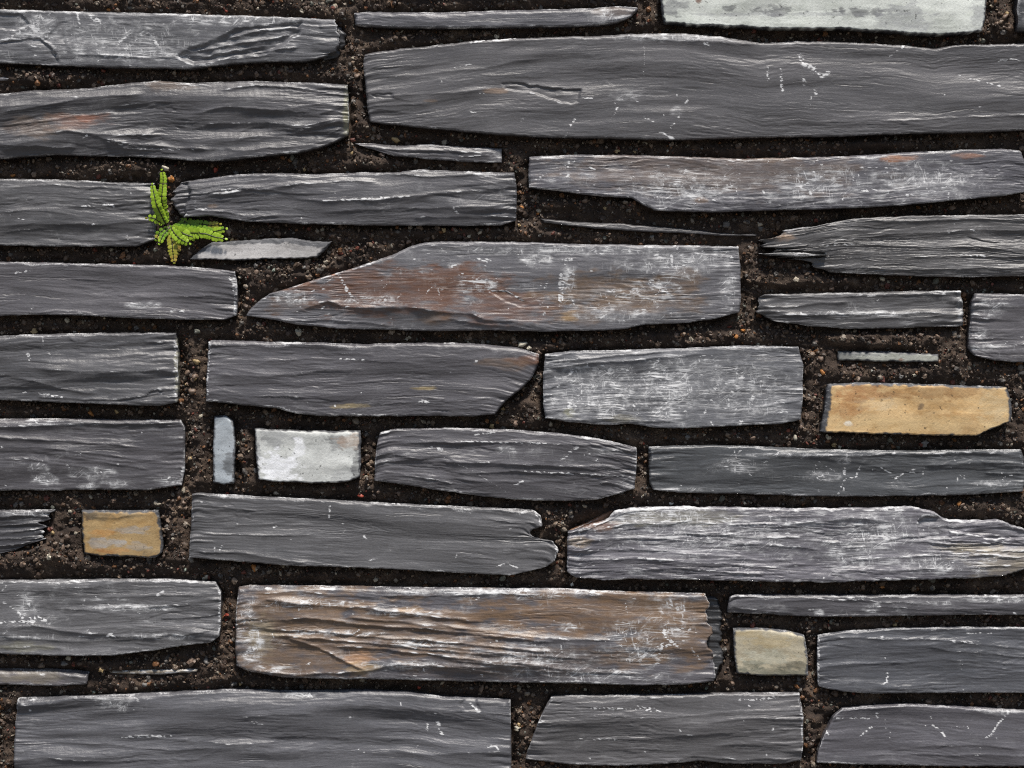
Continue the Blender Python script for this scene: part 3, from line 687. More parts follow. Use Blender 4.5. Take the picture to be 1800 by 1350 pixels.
stone([(367, 600), (374, 597), (450, 600), (560, 602), (640, 605), (700, 603), (800, 602), (850, 605), (910, 611), (948, 622)], [(363, 705), (440, 713), (490, 718), (520, 727), (560, 731), (650, 732), (750, 731), (830, 732), (870, 728)], L=[(364, 650)], R=[(947, 640), (935, 665), (912, 688), (890, 704)],
      tint=g3(1.08), ridges=24, amp=.55, undul=1.3, fine=.13, wear=.16, specks=10, fray=.8, er=1.4, proud=1,
      ridge=[([(365, 658), (440, 660), (520, 658), (560, 652), (640, 650)], .9, 4, 4), ([(440, 640), (540, 630), (640, 632), (760, 642)], .7, 4, 3), ([(480, 672), (560, 680), (660, 672), (760, 662)], .6), ([(740, 700), (800, 705), (900, 696)], .8, 3, 4), ([(590, 622), (660, 625)], .8)],
      scr=[([(582, 722), (600, 718), (632, 708)], 1.8, .4), ([(740, 706), (752, 706)], 3.2, 1.0), ([(836, 636), (838, 634)], 2.4, .9), ([(600, 631), (640, 633)], 1.6, .9), ([(368, 602), (365, 700)], 2.0, .7), ([(545, 610), (550, 632)], 1.2, .5)],
      stain=[(925, 634, 38, 9, RUST * 1.3, .85), (880, 640, 50, 12, BROWN, .6), (740, 683, 24, 4, np.array([.36, .28, .14]), .8), (612, 714, 36, 5, np.array([.36, .28, .14]), .7), (948, 630, 8, 12, RUST * 1.3, .8)], label='smooth grey stone with a rust-tinged pointed end')
stone([(958, 622), (1000, 617), (1100, 615), (1200, 612), (1300, 607), (1404, 609)], [(958, 735), (1000, 742), (1060, 747), (1110, 745), (1150, 752), (1200, 753), (1300, 748), (1370, 745), (1408, 738)], L=[(955, 660), (955, 715)], R=[(1412, 640), (1411, 700)],
      tint=g3(1.5), ridges=12, amp=.4, undul=.9, fine=.14, wear=.6, specks=60, edge=.7,
      ridge=[([(958, 648), (1040, 640), (1150, 628), (1240, 622)], 1.4, 2, 2), ([(960, 636), (1060, 628), (1180, 618)], 1.3, 2, 2), ([(1330, 716), (1412, 704)], 1.2, 2, 2), ([(960, 738), (1050, 736), (1110, 738), (1200, 744)], 1.2, 2, 2)],
      patch=[(1060, 690, 110, 56, .5), (1170, 680, 70, 60, .62), (1290, 680, 130, 60, .34), (1170, 726, 30, 20, .6), (1000, 715, 24, 24, .55), (1040, 650, 90, 12, .4), (1230, 640, 60, 16, .35), (1330, 720, 60, 16, .4)],
      scr=[([(1140, 655), (1158, 632)], 3.2, .9), ([(1320, 706), (1328, 694)], 2.6, 1.0), ([(1065, 650), (1110, 650)], 2.2, .9), ([(1000, 705), (1002, 722)], 4, .9), ([(1280, 700), (1282, 716)], 2.0, .8)], stain=[(1000, 724, 10, 10, np.array([.34, .33, .2]), .6), (1090, 738, 40, 8, np.array([.2, .18, .12]), .5)],
      label='blocky blue-grey stone covered in white scuffs')
stone([(1475, 617), (1530, 617), (1600, 619), (1652, 622)], [(1475, 633), (1550, 635), (1610, 636), (1652, 636)], proud=-4, sawn=True, tint=np.array([.42, .41, .36]), wear=.3, specks=0, margins=(2, 3, 1, 1), er=.7, edge=.2, stain=[(1490, 625, 30, 10, PALE * .6, .8), (1586, 632, 4, 3, RUST * 2, .8), (1530, 622, 30, 5, PALE * .6, .6)], label='thin pale strip of sawn stone')
stone([(1456, 675), (1500, 672), (1600, 674), (1700, 677), (1768, 680)], [(1442, 759), (1520, 762), (1620, 765), (1718, 766), (1736, 756), (1775, 742)], L=[(1452, 700), (1448, 730)], R=[(1776, 700), (1779, 728)], proud=1, sawn=True, tint=np.array([.54, .37, .18]), wear=.15, specks=0, margins=(9, 4, 5, 0), er=1.2, edge=.4, rag=(1.2, .8),
      stain=[(1520, 690, 44, 18, np.array([.40, .20, .08]), .85), (1640, 690, 110, 12, np.array([.38, .22, .09]), .8), (1490, 715, 26, 26, np.array([.42, .22, .085]), .8), (1680, 735, 80, 10, np.array([.42, .25, .10]), .7), (1745, 715, 26, 40, np.array([.58, .46, .28]), .7), (1600, 745, 160, 14, np.array([.55, .40, .20]), .6), (1542, 710, 40, 10, np.array([.6, .5, .34]), .5), (1618, 714, 6, 5, BROWN * .9, .9), (1491, 744, 6, 5, np.array([.75, .70, .6]), .9)], label='ochre yellow sawn stone with dark broken ends')
# --- sixth course
stone([(-140, 738), (0, 736), (100, 735), (200, 737), (316, 738)], [(-140, 862), (0, 862), (80, 862), (180, 861), (260, 862), (319, 853)], R=[(323, 750), (324, 820)], tint=g3(.82), ridges=16, amp=.7, undul=1.6, fine=.11, wear=.24, specks=14, fray=.6, er=1.3,
      ridge=[([(-60, 750), (40, 750), (110, 745), (200, 744), (318, 743)], 2.2, 4, 6), ([(-40, 766), (40, 772), (120, 775), (200, 782), (260, 790)], 1.8, 3, 4), ([(60, 786), (140, 794), (230, 806), (300, 812)], 1.0, 2, 2), ([(50, 792), (130, 800), (250, 816)], .9, 2, 2), ([(100, 800), (180, 812), (270, 828)], .9, 2, 2), ([(0, 806), (60, 808), (120, 818), (190, 826)], .9, 3, 3)],
      scr=[([(52, 840), (70, 846), (85, 846)], 2.2, .9), ([(118, 817), (121, 824)], 2.2, 1.0), ([(130, 774), (134, 777)], 2.2, 1.0), ([(136, 796), (146, 797)], 2, 1), ([(248, 758), (249, 764)], 1.6, .8), ([(320, 824), (316, 836)], 2.2, .9)],
      patch=[(70, 822, 22, 9, .5), (80, 842, 30, 12, .55), (160, 832, 46, 12, .5), (150, 856, 26, 8, .55), (205, 850, 30, 9, .45), (300, 846, 30, 10, .4), (100, 746, 80, 3, .5)])
stone([(376, 731), (395, 730), (408, 739)], [(374, 848), (392, 852), (411, 850)], L=[(373, 790)], R=[(413, 775), (412, 810)], proud=-1, sawn=True, tint=np.array([.36, .385, .41]), wear=.5, specks=0, margins=(2, 2, 2, 2), er=.9, edge=.3, stain=[(404, 815, 12, 16, PALE * .3, .8)], label='narrow upright pale blue-grey stone')
stone([(447, 753), (540, 757), (634, 757)], [(454, 841), (476, 847), (560, 849), (602, 848), (632, 838)], L=[(450, 800)], R=[(635, 800)], proud=0, sawn=True, tint=np.array([.48, .48, .465]), wear=.3, specks=0, margins=(2, 2, 4, 1), er=1.1, edge=.25, rag=(1.2, .8),
      stain=[(480, 768, 36, 16, PALE * .7, .65), (592, 775, 18, 16, PALE * .35, .75), (618, 776, 30, 14, np.array([.3, .19, .12]), .6), (606, 835, 30, 14, PALE * .8, .5), (626, 820, 8, 30, DARK * 2, .7), (452, 800, 8, 30, PALE * .5, .6), (488, 822, 38, 26, np.array([.82, .83, .86]), 1.0), (526, 790, 12, 20, np.array([.8, .81, .84]), .8)], label='small off-white sawn stone with a white paint splash')
stone([(668, 760), (690, 754), (800, 752), (900, 755), (980, 761), (1050, 770), (1085, 778), (1118, 786)], [(658, 845), (700, 850), (760, 860), (850, 873), (930, 880), (1000, 881), (1050, 878), (1086, 868), (1116, 859)], L=[(661, 790), (659, 820)], R=[(1119, 820)],
      tint=g3(1.1), ridges=26, amp=.8, undul=1.4, fine=.15, wear=.32, specks=14, fray=1.4,
      ridge=[([(670, 782), (740, 780), (850, 776), (960, 780), (1118, 784)], 1.4, 3, 3), ([(664, 800), (700, 802), (760, 812), (860, 815), (1000, 820), (1118, 822)], 1.6, 4, 4), ([(780, 832), (900, 830), (1000, 832), (1118, 838)], 1.1, 3, 2), ([(660, 828), (720, 838), (800, 850)], 1.4, 3, 3), ([(800, 844), (900, 848), (1010, 844)], .9), ([(1060, 790), (1118, 794)], 1.0)],
      scr=[([(755, 786), (775, 790)], 3.2, 1.0), ([(820, 766), (870, 760)], 1.6, .9), ([(985, 812), (1000, 796), (1015, 786)], 2.6, .9), ([(770, 800), (830, 828), (890, 864)], 1.3, .5), ([(905, 852), (920, 846)], 2, .9), ([(920, 828), (1118, 838)], 1.2, .8), ([(800, 775), (960, 780)], 1.2, .8)], patch=[(890, 792, 18, 10, .5), (1060, 792, 40, 8, .4), (1100, 850, 20, 14, .3)])
stone([(1141, 785), (1250, 782), (1340, 785), (1450, 790), (1600, 792), (1700, 790), (1796, 790)], [(1148, 861), (1190, 866), (1300, 868), (1400, 872), (1500, 873), (1600, 872), (1700, 870), (1800, 864)], L=[(1140, 820), (1142, 850)], R=[(1803, 805), (1803, 840)], tint=g3(.9), ridges=16, amp=.45, undul=1.0, fine=.10, wear=.2, specks=34, fray=.9,
      ridge=[([(1320, 797), (1400, 802), (1480, 801), (1600, 797), (1797, 797)], 1.3, 4, 3), ([(1620, 818), (1700, 815), (1800, 812)], 1.3, 3, 4), ([(1220, 820), (1290, 812), (1360, 806)], .5, 2, 2), ([(1230, 828), (1300, 818)], .5, 2, 2), ([(1730, 834), (1800, 832)], .8)],
      scr=[([(1440, 812), (1470, 830)], 1.4, .8), ([(1486, 822), (1484, 844)], 1.8, .8), ([(1515, 818), (1505, 838), (1485, 844)], 1.8, .9), ([(1550, 822), (1575, 840), (1620, 818)], 1.4, .9), ([(1580, 842), (1572, 836)], 2.6, .9), ([(1440, 838), (1450, 842)], 3, 1), ([(1290, 794), (1300, 818)], 1.4, .6), ([(1480, 855), (1474, 868)], 1.6, .8), ([(1670, 820), (1692, 838)], 1.2, .6)], patch=[(1300, 820, 50, 14, .38), (1450, 838, 40, 12, .4), (1390, 800, 120, 4, .5), (1480, 806, 20, 10, .4), (1760, 850, 50, 10, .4), (1180, 862, 80, 5, .4)])
# --- seventh course
stone([(-150, 893), (0, 897), (50, 897), (94, 896)], [(-150, 980), (0, 974), (20, 968), (48, 955)], R=[(86, 908), (70, 920), (82, 944)], proud=-3, tint=g3(.6), ridges=8, amp=.8, wear=.3, specks=2, fray=1.6, ragR=12,
      ridge=[([(-80, 908), (0, 910), (90, 906)], 2.2, 3, 3), ([(-80, 922), (0, 924), (75, 918)], 1.6, 1.5, 1.5), ([(-80, 934), (0, 936), (75, 930)], 1.6, 1.5, 1.5), ([(-80, 946), (0, 948), (75, 942)], 1.6, 1.5, 1.5), ([(-80, 958), (0, 960), (60, 952)], 1.6, 1.5, 1.5)], patch=[(40, 903, 50, 5, .5)])
stone([(141, 897), (200, 898), (277, 897)], [(146, 974), (170, 978), (230, 979), (272, 981), (284, 971)], L=[(142, 940)], R=[(282, 930), (285, 958)], proud=-1, sawn=True, tint=np.array([.37, .25, .11]), wear=.2, specks=0, margins=(2, 4, 4, 2), er=1.2, edge=.3,
      stain=[(185, 955, 34, 10, PALE * 1.1, .75), (230, 932, 34, 8, PALE * 1.1, .6), (240, 960, 24, 8, PALE * 1.0, .5), (155, 906, 14, 14, BROWN * .6, .9), (180, 908, 30, 8, np.array([.2, .16, .1]), .7), (180, 938, 30, 6, np.array([.42, .21, .06]), .8), (200, 968, 30, 5, np.array([.4, .2, .07]), .7), (225, 905, 30, 6, np.array([.22, .17, .1]), .7), (260, 970, 20, 6, np.array([.2, .16, .1]), .6)], ridge=[([(160, 909), (190, 912), (240, 905)], .8, 2, 1.5)], label='small ochre stone with grey streaks')
stone([(338, 868), (346, 866), (450, 872), (560, 877), (700, 885), (800, 890), (900, 894), (938, 897), (950, 906)], [(333, 980), (400, 985), (500, 993), (600, 997), (700, 1001), (800, 1007), (900, 1011), (930, 1004), (962, 996)], L=[(335, 920)], R=[(955, 925), (932, 932), (934, 942), (952, 948), (972, 951), (981, 965), (977, 984)],
      tint=g3(1.05), ridges=16, amp=.4, undul=.9, fine=.10, wear=.12, specks=24, fray=1.2, ragR=2,
      ridge=[([(380, 926), (460, 922), (560, 922)], .7), ([(340, 936), (400, 940), (480, 941), (560, 940)], 1.0, 2, 2), ([(340, 966), (430, 972), (500, 984), (560, 992)], 1.6, 4, 5), ([(820, 910), (880, 916), (950, 922)], .9, 3, 2), ([(640, 886), (760, 892), (940, 902)], .8, 3, 2), ([(345, 888), (400, 892), (460, 900)], .7)],
      scr=[([(581, 890), (578, 910)], 1.6, 1.0), ([(640, 943), (644, 948)], 2.6, 1.0), ([(866, 997), (890, 990), (910, 998)], 1.8, .9), ([(480, 926), (486, 926)], 1.8, .8), ([(940, 900), (950, 920)], 2.6, .8), ([(978, 952), (978, 980)], 2.6, .8), ([(648, 984), (662, 982)], 1.4, .7), ([(690, 884), (740, 896)], 1.4, .6)])
stone([(998, 934), (1040, 921), (1068, 911), (1082, 896), (1110, 892), (1200, 890), (1400, 893), (1500, 892), (1600, 890), (1636, 896), (1652, 906), (1668, 913), (1700, 914), (1757, 914), (1800, 930), (1836, 944)], [(998, 1006), (1012, 1015), (1060, 1019), (1150, 1018), (1300, 1021), (1450, 1023), (1560, 1020), (1700, 1016), (1760, 1012), (1800, 1000), (1836, 984)], L=[(996, 970)], R=[(1840, 965)],
      tint=g3(1.6), ridges=34, amp=1.0, undul=1.3, fine=.24, level=True, wear=1.0, specks=40, fray=1.3, edge=.8, rag=(1.5, 1.0),
      ridge=[([(1000, 955), (1100, 945), (1250, 952), (1400, 960), (1480, 976)], 1.3, 3, 3), ([(1010, 985), (1120, 980), (1240, 990), (1360, 998), (1440, 990)], 1.6, 3, 3), ([(1180, 915), (1300, 922), (1400, 920), (1480, 912), (1580, 915)], 1.3, 3, 3), ([(1000, 970), (1100, 965), (1200, 972), (1330, 980)], 1.3, 3, 2.5), ([(1050, 1004), (1200, 1000), (1300, 1006), (1400, 1008)], 1.4, 3, 2), ([(1480, 985), (1600, 978), (1700, 972), (1800, 980)], 1.1, 3, 2.5), ([(1440, 1005), (1550, 1002), (1700, 998), (1790, 992)], 1.1, 3, 2.5), ([(1200, 935), (1320, 945), (1420, 944)], 1.2, 2, 2)],
      chip=[([(1612, 915), (1625, 908), (1700, 900), (1850, 920), (1850, 948), (1740, 946), (1690, 936), (1668, 934), (1672, 945), (1616, 947)], 2.2), ([(1006, 936), (1034, 930), (1030, 950), (1004, 958)], 1.2)],
      patch=[(1150, 905, 130, 26, .55), (1540, 935, 90, 44, .6), (1500, 975, 60, 36, .55), (1250, 940, 220, 46, .42), (1650, 990, 120, 24, .45)],
      stain=[(1765, 985, 80, 30, np.array([.30, .25, .16]), .5), (1700, 962, 60, 9, np.array([.33, .28, .18]), .45), (1200, 910, 120, 16, np.array([.2, .185, .13]), .6), (1050, 925, 40, 10, np.array([.25, .12, .06]), .6), (1020, 952, 26, 10, np.array([.25, .18, .1]), .6), (1650, 925, 40, 22, SLATE * 1.5, .8), (1740, 940, 50, 10, SLATE * 1.3, .7)],
      label='rough whitened stone with cream-stained broken end')
stone([(1002, 932), (1030, 920), (1060, 905), (1078, 898)], [(1006, 940), (1040, 934), (1070, 924), (1082, 912)], proud=-7, tint=np.array([.16, .085, .05]), ridges=4, amp=.9, wear=.05, specks=0, er=.8, edge=.1, label='dark rusty shard behind the broken corner')
# --- eighth course
stone([(-150, 1020), (0, 1020), (100, 1019), (200, 1018), (300, 1018), (378, 1023)], [(-150, 1150), (0, 1149), (100, 1153), (200, 1152), (260, 1145), (320, 1135), (372, 1129), (386, 1118)], R=[(388, 1040), (388, 1100)], tint=g3(1.4), ridges=18, amp=.8, undul=1.2, fine=.10, wear=.42, specks=20, fray=1.3,
      ridge=[([(90, 1072), (180, 1071), (260, 1066), (385, 1062)], 1.2, 3, 3), ([(170, 1052), (270, 1046), (385, 1044)], 1.1, 3, 3), ([(220, 1084), (300, 1084), (385, 1082)], .8), ([(0, 1100), (60, 1098), (120, 1110), (230, 1120), (320, 1116), (386, 1104)], 1.8, 4, 6), ([(0, 1118), (80, 1124), (160, 1130)], 1.4, 4, 4), ([(0, 1138), (60, 1136), (120, 1142)], 1.2, 3, 3)],
      scr=[([(40, 1084), (70, 1086), (88, 1094)], 3.4, 1.0), ([(0, 1094), (60, 1092)], 2.6, 1.0), ([(8, 1060), (30, 1074), (40, 1082)], 2.2, .9), ([(46, 1046), (54, 1070)], 2.8, .6), ([(278, 1046), (286, 1040)], 3, 1), ([(190, 1118), (200, 1112)], 4, 1), ([(155, 1106), (165, 1118)], 2, .9), ([(385, 1040), (386, 1110)], 2.6, .7), ([(12, 1030), (4, 1040)], 1.8, .7)],
      patch=[(230, 1068, 90, 7, .65), (280, 1118, 80, 7, .55), (180, 1054, 50, 3, .4), (40, 1120, 70, 6, .5), (50, 1060, 30, 26, .35)], stain=[(40, 1138, 60, 10, np.array([.2, .19, .13]), .5)])
stone([(419, 1032), (440, 1029), (600, 1030), (700, 1032), (900, 1034), (1000, 1035), (1100, 1040), (1240, 1043)], [(416, 1170), (440, 1180), (500, 1190), (600, 1193), (700, 1194), (800, 1197), (950, 1200), (1100, 1203), (1200, 1203), (1254, 1196)], L=[(415, 1080), (414, 1140)], R=[(1246, 1062), (1241, 1080), (1248, 1104), (1245, 1132), (1256, 1165)],
      tint=g3(1.25), ridges=8, amp=.7, undul=1.2, fine=.11, layer=.38, wear=0.45, specks=44, fray=.9, ragR=4, edge=.7, er=1.6, proud=2,
      ridge=[([(700, 1092), (820, 1106), (960, 1120), (1100, 1126)], 1.5, 2.4, 2.4), ([(640, 1124), (800, 1138), (940, 1152), (1060, 1160)], 1.6, 2.2, 2.2), ([(760, 1166), (900, 1176), (1040, 1182), (1160, 1182)], 1.2, 2, 2), ([(600, 1084), (700, 1092), (830, 1104)], 1.6, 2.2, 2.2), ([(430, 1072), (470, 1054), (540, 1060), (640, 1068), (740, 1080), (860, 1092)], 3.2, 6, 7), ([(460, 1088), (540, 1086), (640, 1096), (760, 1106), (900, 1120), (1000, 1130)], 2.4, 3.0, 3), ([(440, 1102), (540, 1108), (640, 1116), (760, 1126), (880, 1136), (1000, 1148)], 2.4, 2.6, 3), ([(450, 1114), (560, 1122), (660, 1130), (780, 1142), (900, 1154)], 2.1, 2.4, 2.4), ([(500, 1118), (560, 1138), (610, 1162), (650, 1178)], 2.4, 4, 3), ([(560, 1132), (680, 1142), (820, 1156), (980, 1172)], 2.2, 3, 3), ([(430, 1176), (520, 1184), (640, 1180), (700, 1168), (800, 1172), (900, 1184)], 2.2, 3, 3), ([(420, 1046), (520, 1040), (640, 1048), (760, 1046), (900, 1042), (1000, 1050)], 1.2, 3, 3), ([(780, 1158), (900, 1168), (1040, 1180)], 1.6, 2, 2)],
      stain=[(520, 1110, 170, 110, BROWN * 1.1, .85), (700, 1110, 260, 56, BROWN * 1.1, .85), (520, 1060, 140, 24, BROWN * 1.2, .6), (1040, 1075, 250, 50, np.array([.165, .102, .06]), 1.0), (1190, 1100, 110, 80, BROWN * 1.1, .95), (900, 1160, 260, 34, BROWN * 1.1, .35), (1100, 1155, 50, 24, BROWN * 1.2, .6), (630, 1158, 30, 16, np.array([.34, .19, .10]), .8), (480, 1160, 70, 24, BROWN * 1.05, .6), (640, 1172, 40, 12, np.array([.36, .26, .13]), .5), (720, 1070, 30, 6, np.array([.42, .26, .12]), .6), (460, 1120, 30, 40, np.array([.4, .36, .25]), .4), (820, 1080, 100, 14, BROWN * 1.1, .5)],
      patch=[(530, 1060, 90, 9, .75), (700, 1075, 80, 8, .6), (440, 1120, 30, 60, .55), (600, 1112, 110, 6, .6), (740, 1130, 80, 7, .6), (700, 1168, 80, 10, .6), (860, 1040, 200, 8, .55), (940, 1155, 120, 26, .5), (1130, 1150, 60, 20, .45), (1180, 1085, 50, 50, .35), (1040, 1185, 150, 14, .45), (1000, 1100, 30, 10, .5), (480, 1175, 40, 8, .5), (1110, 1120, 60, 40, .35), (950, 1048, 60, 6, .6)],
      scr=[([(1165, 1105), (1170, 1120), (1190, 1134)], 2.8, 1.0), ([(1165, 1110), (1200, 1104)], 2.2, 1.0), ([(1163, 1130), (1156, 1165)], 2.4, 1.0), ([(1125, 1145), (1180, 1132)], 2.0, .9), ([(1100, 1060), (1102, 1080)], 1.6, .7), ([(985, 1120), (988, 1160)], 1.8, .8), ([(1215, 1140), (1230, 1160)], 2.4, .9), ([(1200, 1060), (1204, 1072)], 2.0, .8), ([(1178, 1054), (1182, 1066)], 2.0, .8)], label='long brown-stained stone with deep grooves and white ridges')
stone([(1215, 1047), (1262, 1050)], [(1220, 1196), (1262, 1192)], R=[(1272, 1080), (1268, 1110), (1276, 1150)], proud=-8, tint=g3(.4), ridges=8, amp=1.2, wear=.1, specks=0, ragR=5, er=1.5, edge=.2, name='broken_layer')
stone([(560, 40), (598, 42)], [(565, 104), (590, 98)], R=[(606, 60), (603, 82)], proud=-8, tint=g3(.4), ridges=6, amp=1.2, wear=.15, specks=0, ragR=4, er=1.2, edge=.2, name='broken_layer')
stone([(1283, 1050), (1292, 1045), (1400, 1046), (1600, 1046), (1800, 1046), (1960, 1046)], [(1279, 1077), (1340, 1080), (1420, 1084), (1450, 1085), (1600, 1083), (1700, 1081), (1800, 1082), (1960, 1083)], L=[(1280, 1064)], tint=g3(1.05), ridges=16, amp=.6, undul=.8, fine=.14, wear=.42, specks=20, fray=.8, ridge=[([(1284, 1064), (1330, 1074), (1400, 1078)], 1.2, 2, 2), ([(1350, 1062), (1420, 1053), (1500, 1056), (1640, 1062)], 1.1, 3, 2.5), ([(1500, 1066), (1620, 1070), (1760, 1072)], .8)], patch=[(1530, 1072, 20, 12, .5), (1630, 1060, 60, 5, .5), (1440, 1076, 10, 8, .6), (1750, 1055, 80, 6, .5)])
stone([(1289, 1105), (1330, 1104), (1380, 1108), (1413, 1116)], [(1296, 1184), (1340, 1188), (1400, 1188), (1422, 1188)], L=[(1291, 1145)], R=[(1419, 1140), (1421, 1165)], proud=0, sawn=True, tint=np.array([.44, .40, .31]), wear=.2, specks=0, margins=(2, 3, 3, 1), er=1.0, edge=.4, stain=[(1360, 1184, 90, 14, np.array([.16, .16, .12]), .9), (1322, 1170, 20, 10, np.array([.16, .16, .12]), .9), (1400, 1170, 20, 10, np.array([.17, .16, .12]), .8), (1320, 1116, 30, 8, np.array([.42, .32, .16]), .6), (1355, 1128, 50, 10, np.array([.46, .36, .19]), .5), (1350, 1155, 50, 12, np.array([.46, .46, .38]), .6)], label='small cream stone with a dark mossy lower edge')
stone([(1439, 1118), (1470, 1112), (1560, 1105), (1700, 1103), (1800, 1103), (1970, 1103)], [(1439, 1207), (1480, 1216), (1530, 1220), (1600, 1219), (1700, 1218), (1800, 1218), (1970, 1218)], L=[(1437, 1170)], tint=g3(1.08), ridges=18, amp=.5, undul=1.2, fine=.11, wear=.16, specks=14, fray=.8,
      ridge=[([(1440, 1118), (1540, 1122), (1640, 1124), (1720, 1132), (1800, 1138)], 1.5, 4, 4), ([(1440, 1169), (1540, 1167), (1620, 1165)], 1.0, 3, 3), ([(1620, 1138), (1720, 1148), (1850, 1160)], .8), ([(1650, 1160), (1760, 1166), (1900, 1172)], .7), ([(1440, 1205), (1500, 1200), (1560, 1204)], .8)],
      scr=[([(1562, 1180), (1560, 1198), (1552, 1202)], 2.0, .9), ([(1562, 1148), (1556, 1160)], 1.4, .7), ([(1676, 1128), (1720, 1130)], 2.6, .8), ([(1550, 1122), (1560, 1120)], 3, .9), ([(1693, 1212), (1694, 1200)], 1.4, .7), ([(1700, 1114), (1745, 1114)], 1.4, .6), ([(1440, 1122), (1439, 1200)], 2.0, .7)])
stone([(-140, 1177), (0, 1178), (100, 1178), (154, 1184)], [(-140, 1205), (0, 1205), (100, 1208), (150, 1204)], proud=-4, tint=g3(1.3), ridges=5, amp=.6, wear=.3, specks=0, er=2.0, stain=[(50, 1190, 80, 12, np.array([.2, .17, .12]), .6), (130, 1192, 30, 14, SLATE * .8, .9)])
stone([(186, 1180), (280, 1178), (346, 1178)], [(190, 1186), (280, 1188), (344, 1183)], proud=-6, tint=np.array([.17, .14, .1]), ridges=2, amp=.4, wear=.3, specks=0, er=.8)
# --- lowest course in view
stone([(31, 1228), (100, 1226), (200, 1222), (300, 1218), (400, 1213), (500, 1215), (640, 1214), (720, 1217), (780, 1225), (850, 1228), (897, 1231)], [(26, 1440), (300, 1445), (600, 1443), (896, 1440)], L=[(26, 1262), (24, 1320), (25, 1400)], R=[(899, 1300), (898, 1390)], tint=g3(1.12), ridges=26, amp=.6, undul=2.0, fine=.09, wear=.12, specks=26, fray=.9, proud=2, er=1.6,
      ridge=[([(200, 1296), (260, 1294), (320, 1302), (400, 1308), (500, 1302)], 1.6, 6, 7), ([(100, 1305), (180, 1308), (300, 1318), (420, 1314)], 1.1, 5, 4), ([(60, 1330), (160, 1336), (280, 1336), (360, 1332)], 1.3, 5, 4), ([(30, 1268), (140, 1272), (260, 1276)], .6), ([(540, 1294), (640, 1296), (720, 1300)], .9, 4, 4), ([(680, 1318), (760, 1326), (896, 1320)], 1.2, 5, 5), ([(420, 1262), (480, 1254), (560, 1258)], .7), ([(470, 1292), (560, 1298), (640, 1300)], .7), ([(30, 1300), (100, 1302), (160, 1298)], .7)],
      scr=[([(215, 1296), (260, 1294), (300, 1294)], 2.4, .8), ([(769, 1270), (773, 1284), (776, 1290)], 3.6, 1.1), ([(752, 1272), (750, 1284)], 2.2, .9), ([(828, 1238), (842, 1252)], 2.6, 1.0), ([(855, 1312), (870, 1310), (880, 1320)], 1.8, .9), ([(520, 1222), (548, 1224)], 3.0, .8), ([(440, 1268), (462, 1272)], 2.6, .7), ([(733, 1308), (735, 1314)], 2.2, 1), ([(705, 1234), (705, 1240)], 1.4, .8), ([(50, 1246), (52, 1250)], 2, .8), ([(630, 1318), (640, 1322)], 2, .8)],
      patch=[(200, 1236, 34, 16, .5), (520, 1222, 40, 6, .4)], chip=[([(818, 1226), (838, 1230), (844, 1248), (815, 1250), (808, 1240)], 1.0)])
stone([(970, 1225), (1000, 1223), (1100, 1222), (1200, 1221), (1300, 1219), (1406, 1218)], [(924, 1336), (980, 1343), (1050, 1347), (1150, 1345), (1230, 1338), (1300, 1344), (1380, 1343), (1410, 1337)], L=[(960, 1240), (945, 1272), (936, 1296), (927, 1322)], R=[(1412, 1258), (1412, 1305)], tint=g3(1.12), ridges=18, amp=.6, undul=1.4, fine=.12, wear=.16, specks=20, fray=1.2,
      ridge=[([(980, 1255), (1060, 1258), (1160, 1262), (1280, 1252), (1408, 1246)], .9, 5, 5), ([(1020, 1300), (1120, 1300), (1250, 1290), (1408, 1286)], .9, 6, 4), ([(1240, 1270), (1320, 1262), (1410, 1264)], 1.0, 3, 3), ([(1250, 1312), (1340, 1306), (1410, 1310)], 1.0, 3, 3), ([(1160, 1342), (1220, 1330), (1300, 1336), (1400, 1336)], 1.2, 2, 2)],
      scr=[([(1040, 1244), (1100, 1246), (1160, 1250)], 2.0, .8), ([(1120, 1242), (1150, 1246)], 2.4, .7), ([(1020, 1300), (1080, 1300)], 1.6, .8), ([(1194, 1282), (1196, 1286)], 2, .9), ([(1132, 1318), (1136, 1326)], 2.0, .8), ([(1366, 1226), (1340, 1230), (1300, 1230)], 2.6, .8), ([(1314, 1240), (1320, 1241)], 1.8, .9), ([(950, 1270), (958, 1266)], 1.6, .8), ([(1408, 1230), (1411, 1330)], 2.0, .6)])
stone([(1482, 1246), (1530, 1241), (1600, 1238), (1700, 1243), (1780, 1248), (1960, 1255)], [(1435, 1340), (1500, 1343), (1700, 1347), (1960, 1347)], L=[(1466, 1260), (1450, 1290), (1438, 1320)], tint=g3(1.2), ridges=8, amp=.35, undul=1.0, fine=.08, wear=.16, specks=16, fray=.5,
      ridge=[([(1490, 1328), (1600, 1326), (1800, 1327), (1960, 1327)], .9, 1.5, 3), ([(1480, 1244), (1540, 1246), (1600, 1241)], 1.0, 2, 2), ([(1560, 1320), (1640, 1310), (1720, 1310), (1800, 1316)], 1.0, 8, 3)],
      scr=[([(1626, 1250), (1642, 1268)], 1.6, .9), ([(1640, 1274), (1652, 1284), (1664, 1296)], 2.2, 1.0), ([(1532, 1278), (1512, 1294)], 1.8, .9), ([(1540, 1252), (1542, 1260)], 2.4, 1.0), ([(1730, 1296), (1742, 1292), (1756, 1270), (1772, 1252)], 2.0, 1.0), ([(1672, 1280), (1700, 1276), (1706, 1292)], 1.6, .8), ([(1450, 1280), (1456, 1292)], 1.6, .8), ([(1556, 1264), (1558, 1284)], 1.4, .6), ([(1470, 1263), (1530, 1263)], 1.2, .7)], patch=[(1760, 1250, 40, 8, .5)])

